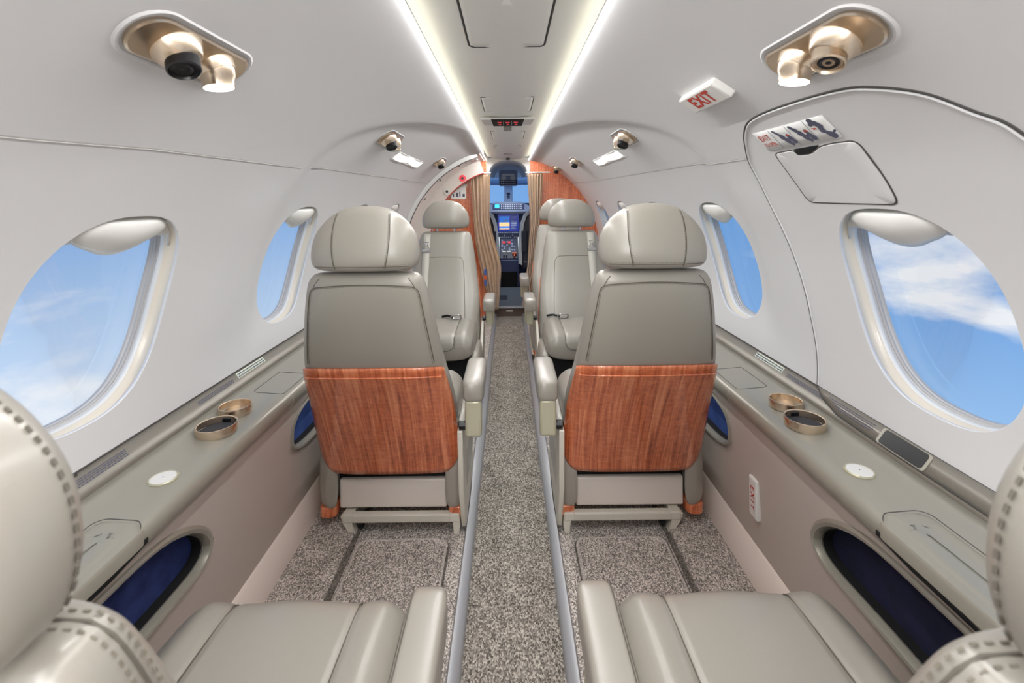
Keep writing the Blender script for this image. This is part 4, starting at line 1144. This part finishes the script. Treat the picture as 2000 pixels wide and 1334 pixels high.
for x in (-.36, .36):
    MB().box(x-.13, x+.13, -.008, .002, .02, .24).build('pilot_display', 'screen_blue', t, bevel=.003)
MB().box(-.125, .120, -.010, .001, -.115, -.010).build('keypad_unit', 'cockpit_dark', t, bevel=.003)
mb = MB()
for r_ in range(4):
    for i in range(9):
        if rnd.random() < .75: mb.box(-.105+.024*i, -.093+.024*i, -.013, -.009, -.105+.024*r_, -.093+.024*r_)
mb.build('keypad_keys', 'cockpit_grey', t, smooth=False)
# pedestal
t = thing('centre_pedestal', 'dark throttle pedestal with pale edges and an orange handle between the pilot seats', 'pedestal', (0, 5.1, .064))
MB().box(-.115, .115, 0, .5, 0, .30).build('pedestal_body', 'cockpit_navy', t, bevel=.012)
ml = Matrix.Translation((0, .02, .30)) @ Matrix.Rotation(math.radians(38), 4, 'X')
MB().box(-.100, .100, 0, .32, .0, .02, ml).build('control_face', 'cockpit_dark', t, bevel=.004)
for s in (-1, 1): MB().box(s*.113-.010, s*.113+.010, 0, .34, -.01, .03, ml).build('edge_trim', 'tape_white', t, bevel=.004)
mb = MB()
for r_ in range(7):
    for i in range(6):
        if rnd.random() < .6: mb.box(-.085+.028*i, -.068+.028*i, .12+.027*r_, .134+.027*r_, .02, .026, ml)
mb.build('pedestal_switches', 'cockpit_grey', t, smooth=False)
for x in (-.055, .0): MB().box(x-.020, x+.022, .085, .105, .02, .034, ml).build('switch_cap', 'tape_white', t, bevel=.002)
for x in (-.058, .005): MB().box(x-.018, x+.018, .235, .262, .02, .034, ml).build('fire_handle', 'sign_red', t, bevel=.002)
for x in (-.055, -.025): MB().box(x-.006, x+.006, .02, .07, .02, .05, ml).build('throttle_lever', 'black_plastic', t, bevel=.002)
MB().box(.035, .085, .045, .065, .02, .05, ml).build('orange_handle', 'orange_paint', t, bevel=.003)
MB().box(.052, .068, .015, .055, .02, .042, ml).build('handle_stem', 'orange_paint', t, bevel=.002)
MB().box(-.09, .09, -.02, .02, .0, .17).build('pedestal_kick', 'void', t)
# pilot seats
for s in (-1, 1):
    sn_ = 'left' if s < 0 else 'right'
    t = thing('pilot_chair', 'dark %s pilot seat with a pale shell edge, seen through the cockpit opening' % sn_, 'seat', (s*.33, 4.82, .064), 0, 'pilot seats')
    prof = [(.30, .215), (.45, .215), (.60, .205), (.72, .190), (.80, .160), (.845, .11), (.86, .05)]
    rows = [[Vector((x, .02+y, z)) for x, y in sell(w, .05, 4, 40)] for z, w in prof]
    MB().loft(rows).build('backrest', 'pilot_leather', t, angle=80)
    edge = [(-w-.002, z) for z, w in prof]+[(w+.002, z) for z, w in reversed(prof)]
    MB().tube([(x, -.034, z) for x, z in edge], .016, 8).build('shell_edge', 'cockpit_pale', t)
    MB().tube([(x*.93, -.044, z-.012) for x, z in edge], .007, 8).build('shell_edge', 'label_white', t)
    MB().box(-.20, .20, -.03, .42, .24, .34).build('seat_cushion', 'pilot_leather', t, bevel=.03)
    MB().box(-.14, .14, .02, .36, .0, .25).build('seat_base', 'cockpit_dark', t, bevel=.01)
    MB().box(-s*.17-.03, -s*.17+.03, -.066, -.045, .42, .64).build('seat_pocket', 'cockpit_dark', t, bevel=.004)
t = thing('floor_plate', 'small dark hatch plate on the cockpit floor', 'hatch', (-.07, 4.55, .064))
MB().prism(rrect(-.05, .05, -.09, .09, .01), 0, .004).build('plate', 'cockpit_dark', t)
MB().prism(rrect(-.02, .02, -.03, -.01, .005), .003, .006).build('ring_pull', 'steel', t)
# domed pale ceiling piece at the cockpit entrance
rows = []
for y, w, z0, z1 in ((4.12, .175, 1.24, 1.385), (4.5, .165, 1.25, 1.375), (5.05, .150, 1.27, 1.365)):
    rows.append([Vector((w*math.cos(a), y, z0+(z1-z0)*max(0, math.sin(a))**.7)) for a in np.linspace(0, math.pi, 24)])
mb = MB(); mb.grid(rows); o = mb.build('trim', 'cockpit_pale', solid=.01); trim(o, 'pale domed header over the cockpit entrance')
# flat fill between the dome and the ceiling panel
mb = MB(); inn = [Vector((.172*math.cos(a), 4.115, 1.24+.145*max(0, math.sin(a))**.7)) for a in np.linspace(0, math.pi, 24)]
out_ = [Vector((.21*math.copysign(1, math.cos(a)) if abs(math.cos(a)) > .5 else .21*math.cos(a)/.5, 4.115, 1.24 if i in (0, 23) else (1.42 if abs(math.cos(a)) <= .82 else 1.24+.18*i/6 if i < 12 else 1.24+.18*(23-i)/6))) for i, a in enumerate(np.linspace(0, math.pi, 24))]
mb.grid([inn, out_]); trim(mb.build('trim', 'ceiling_white', solid=.004, smooth=False), 'pale flat header around the cockpit dome')
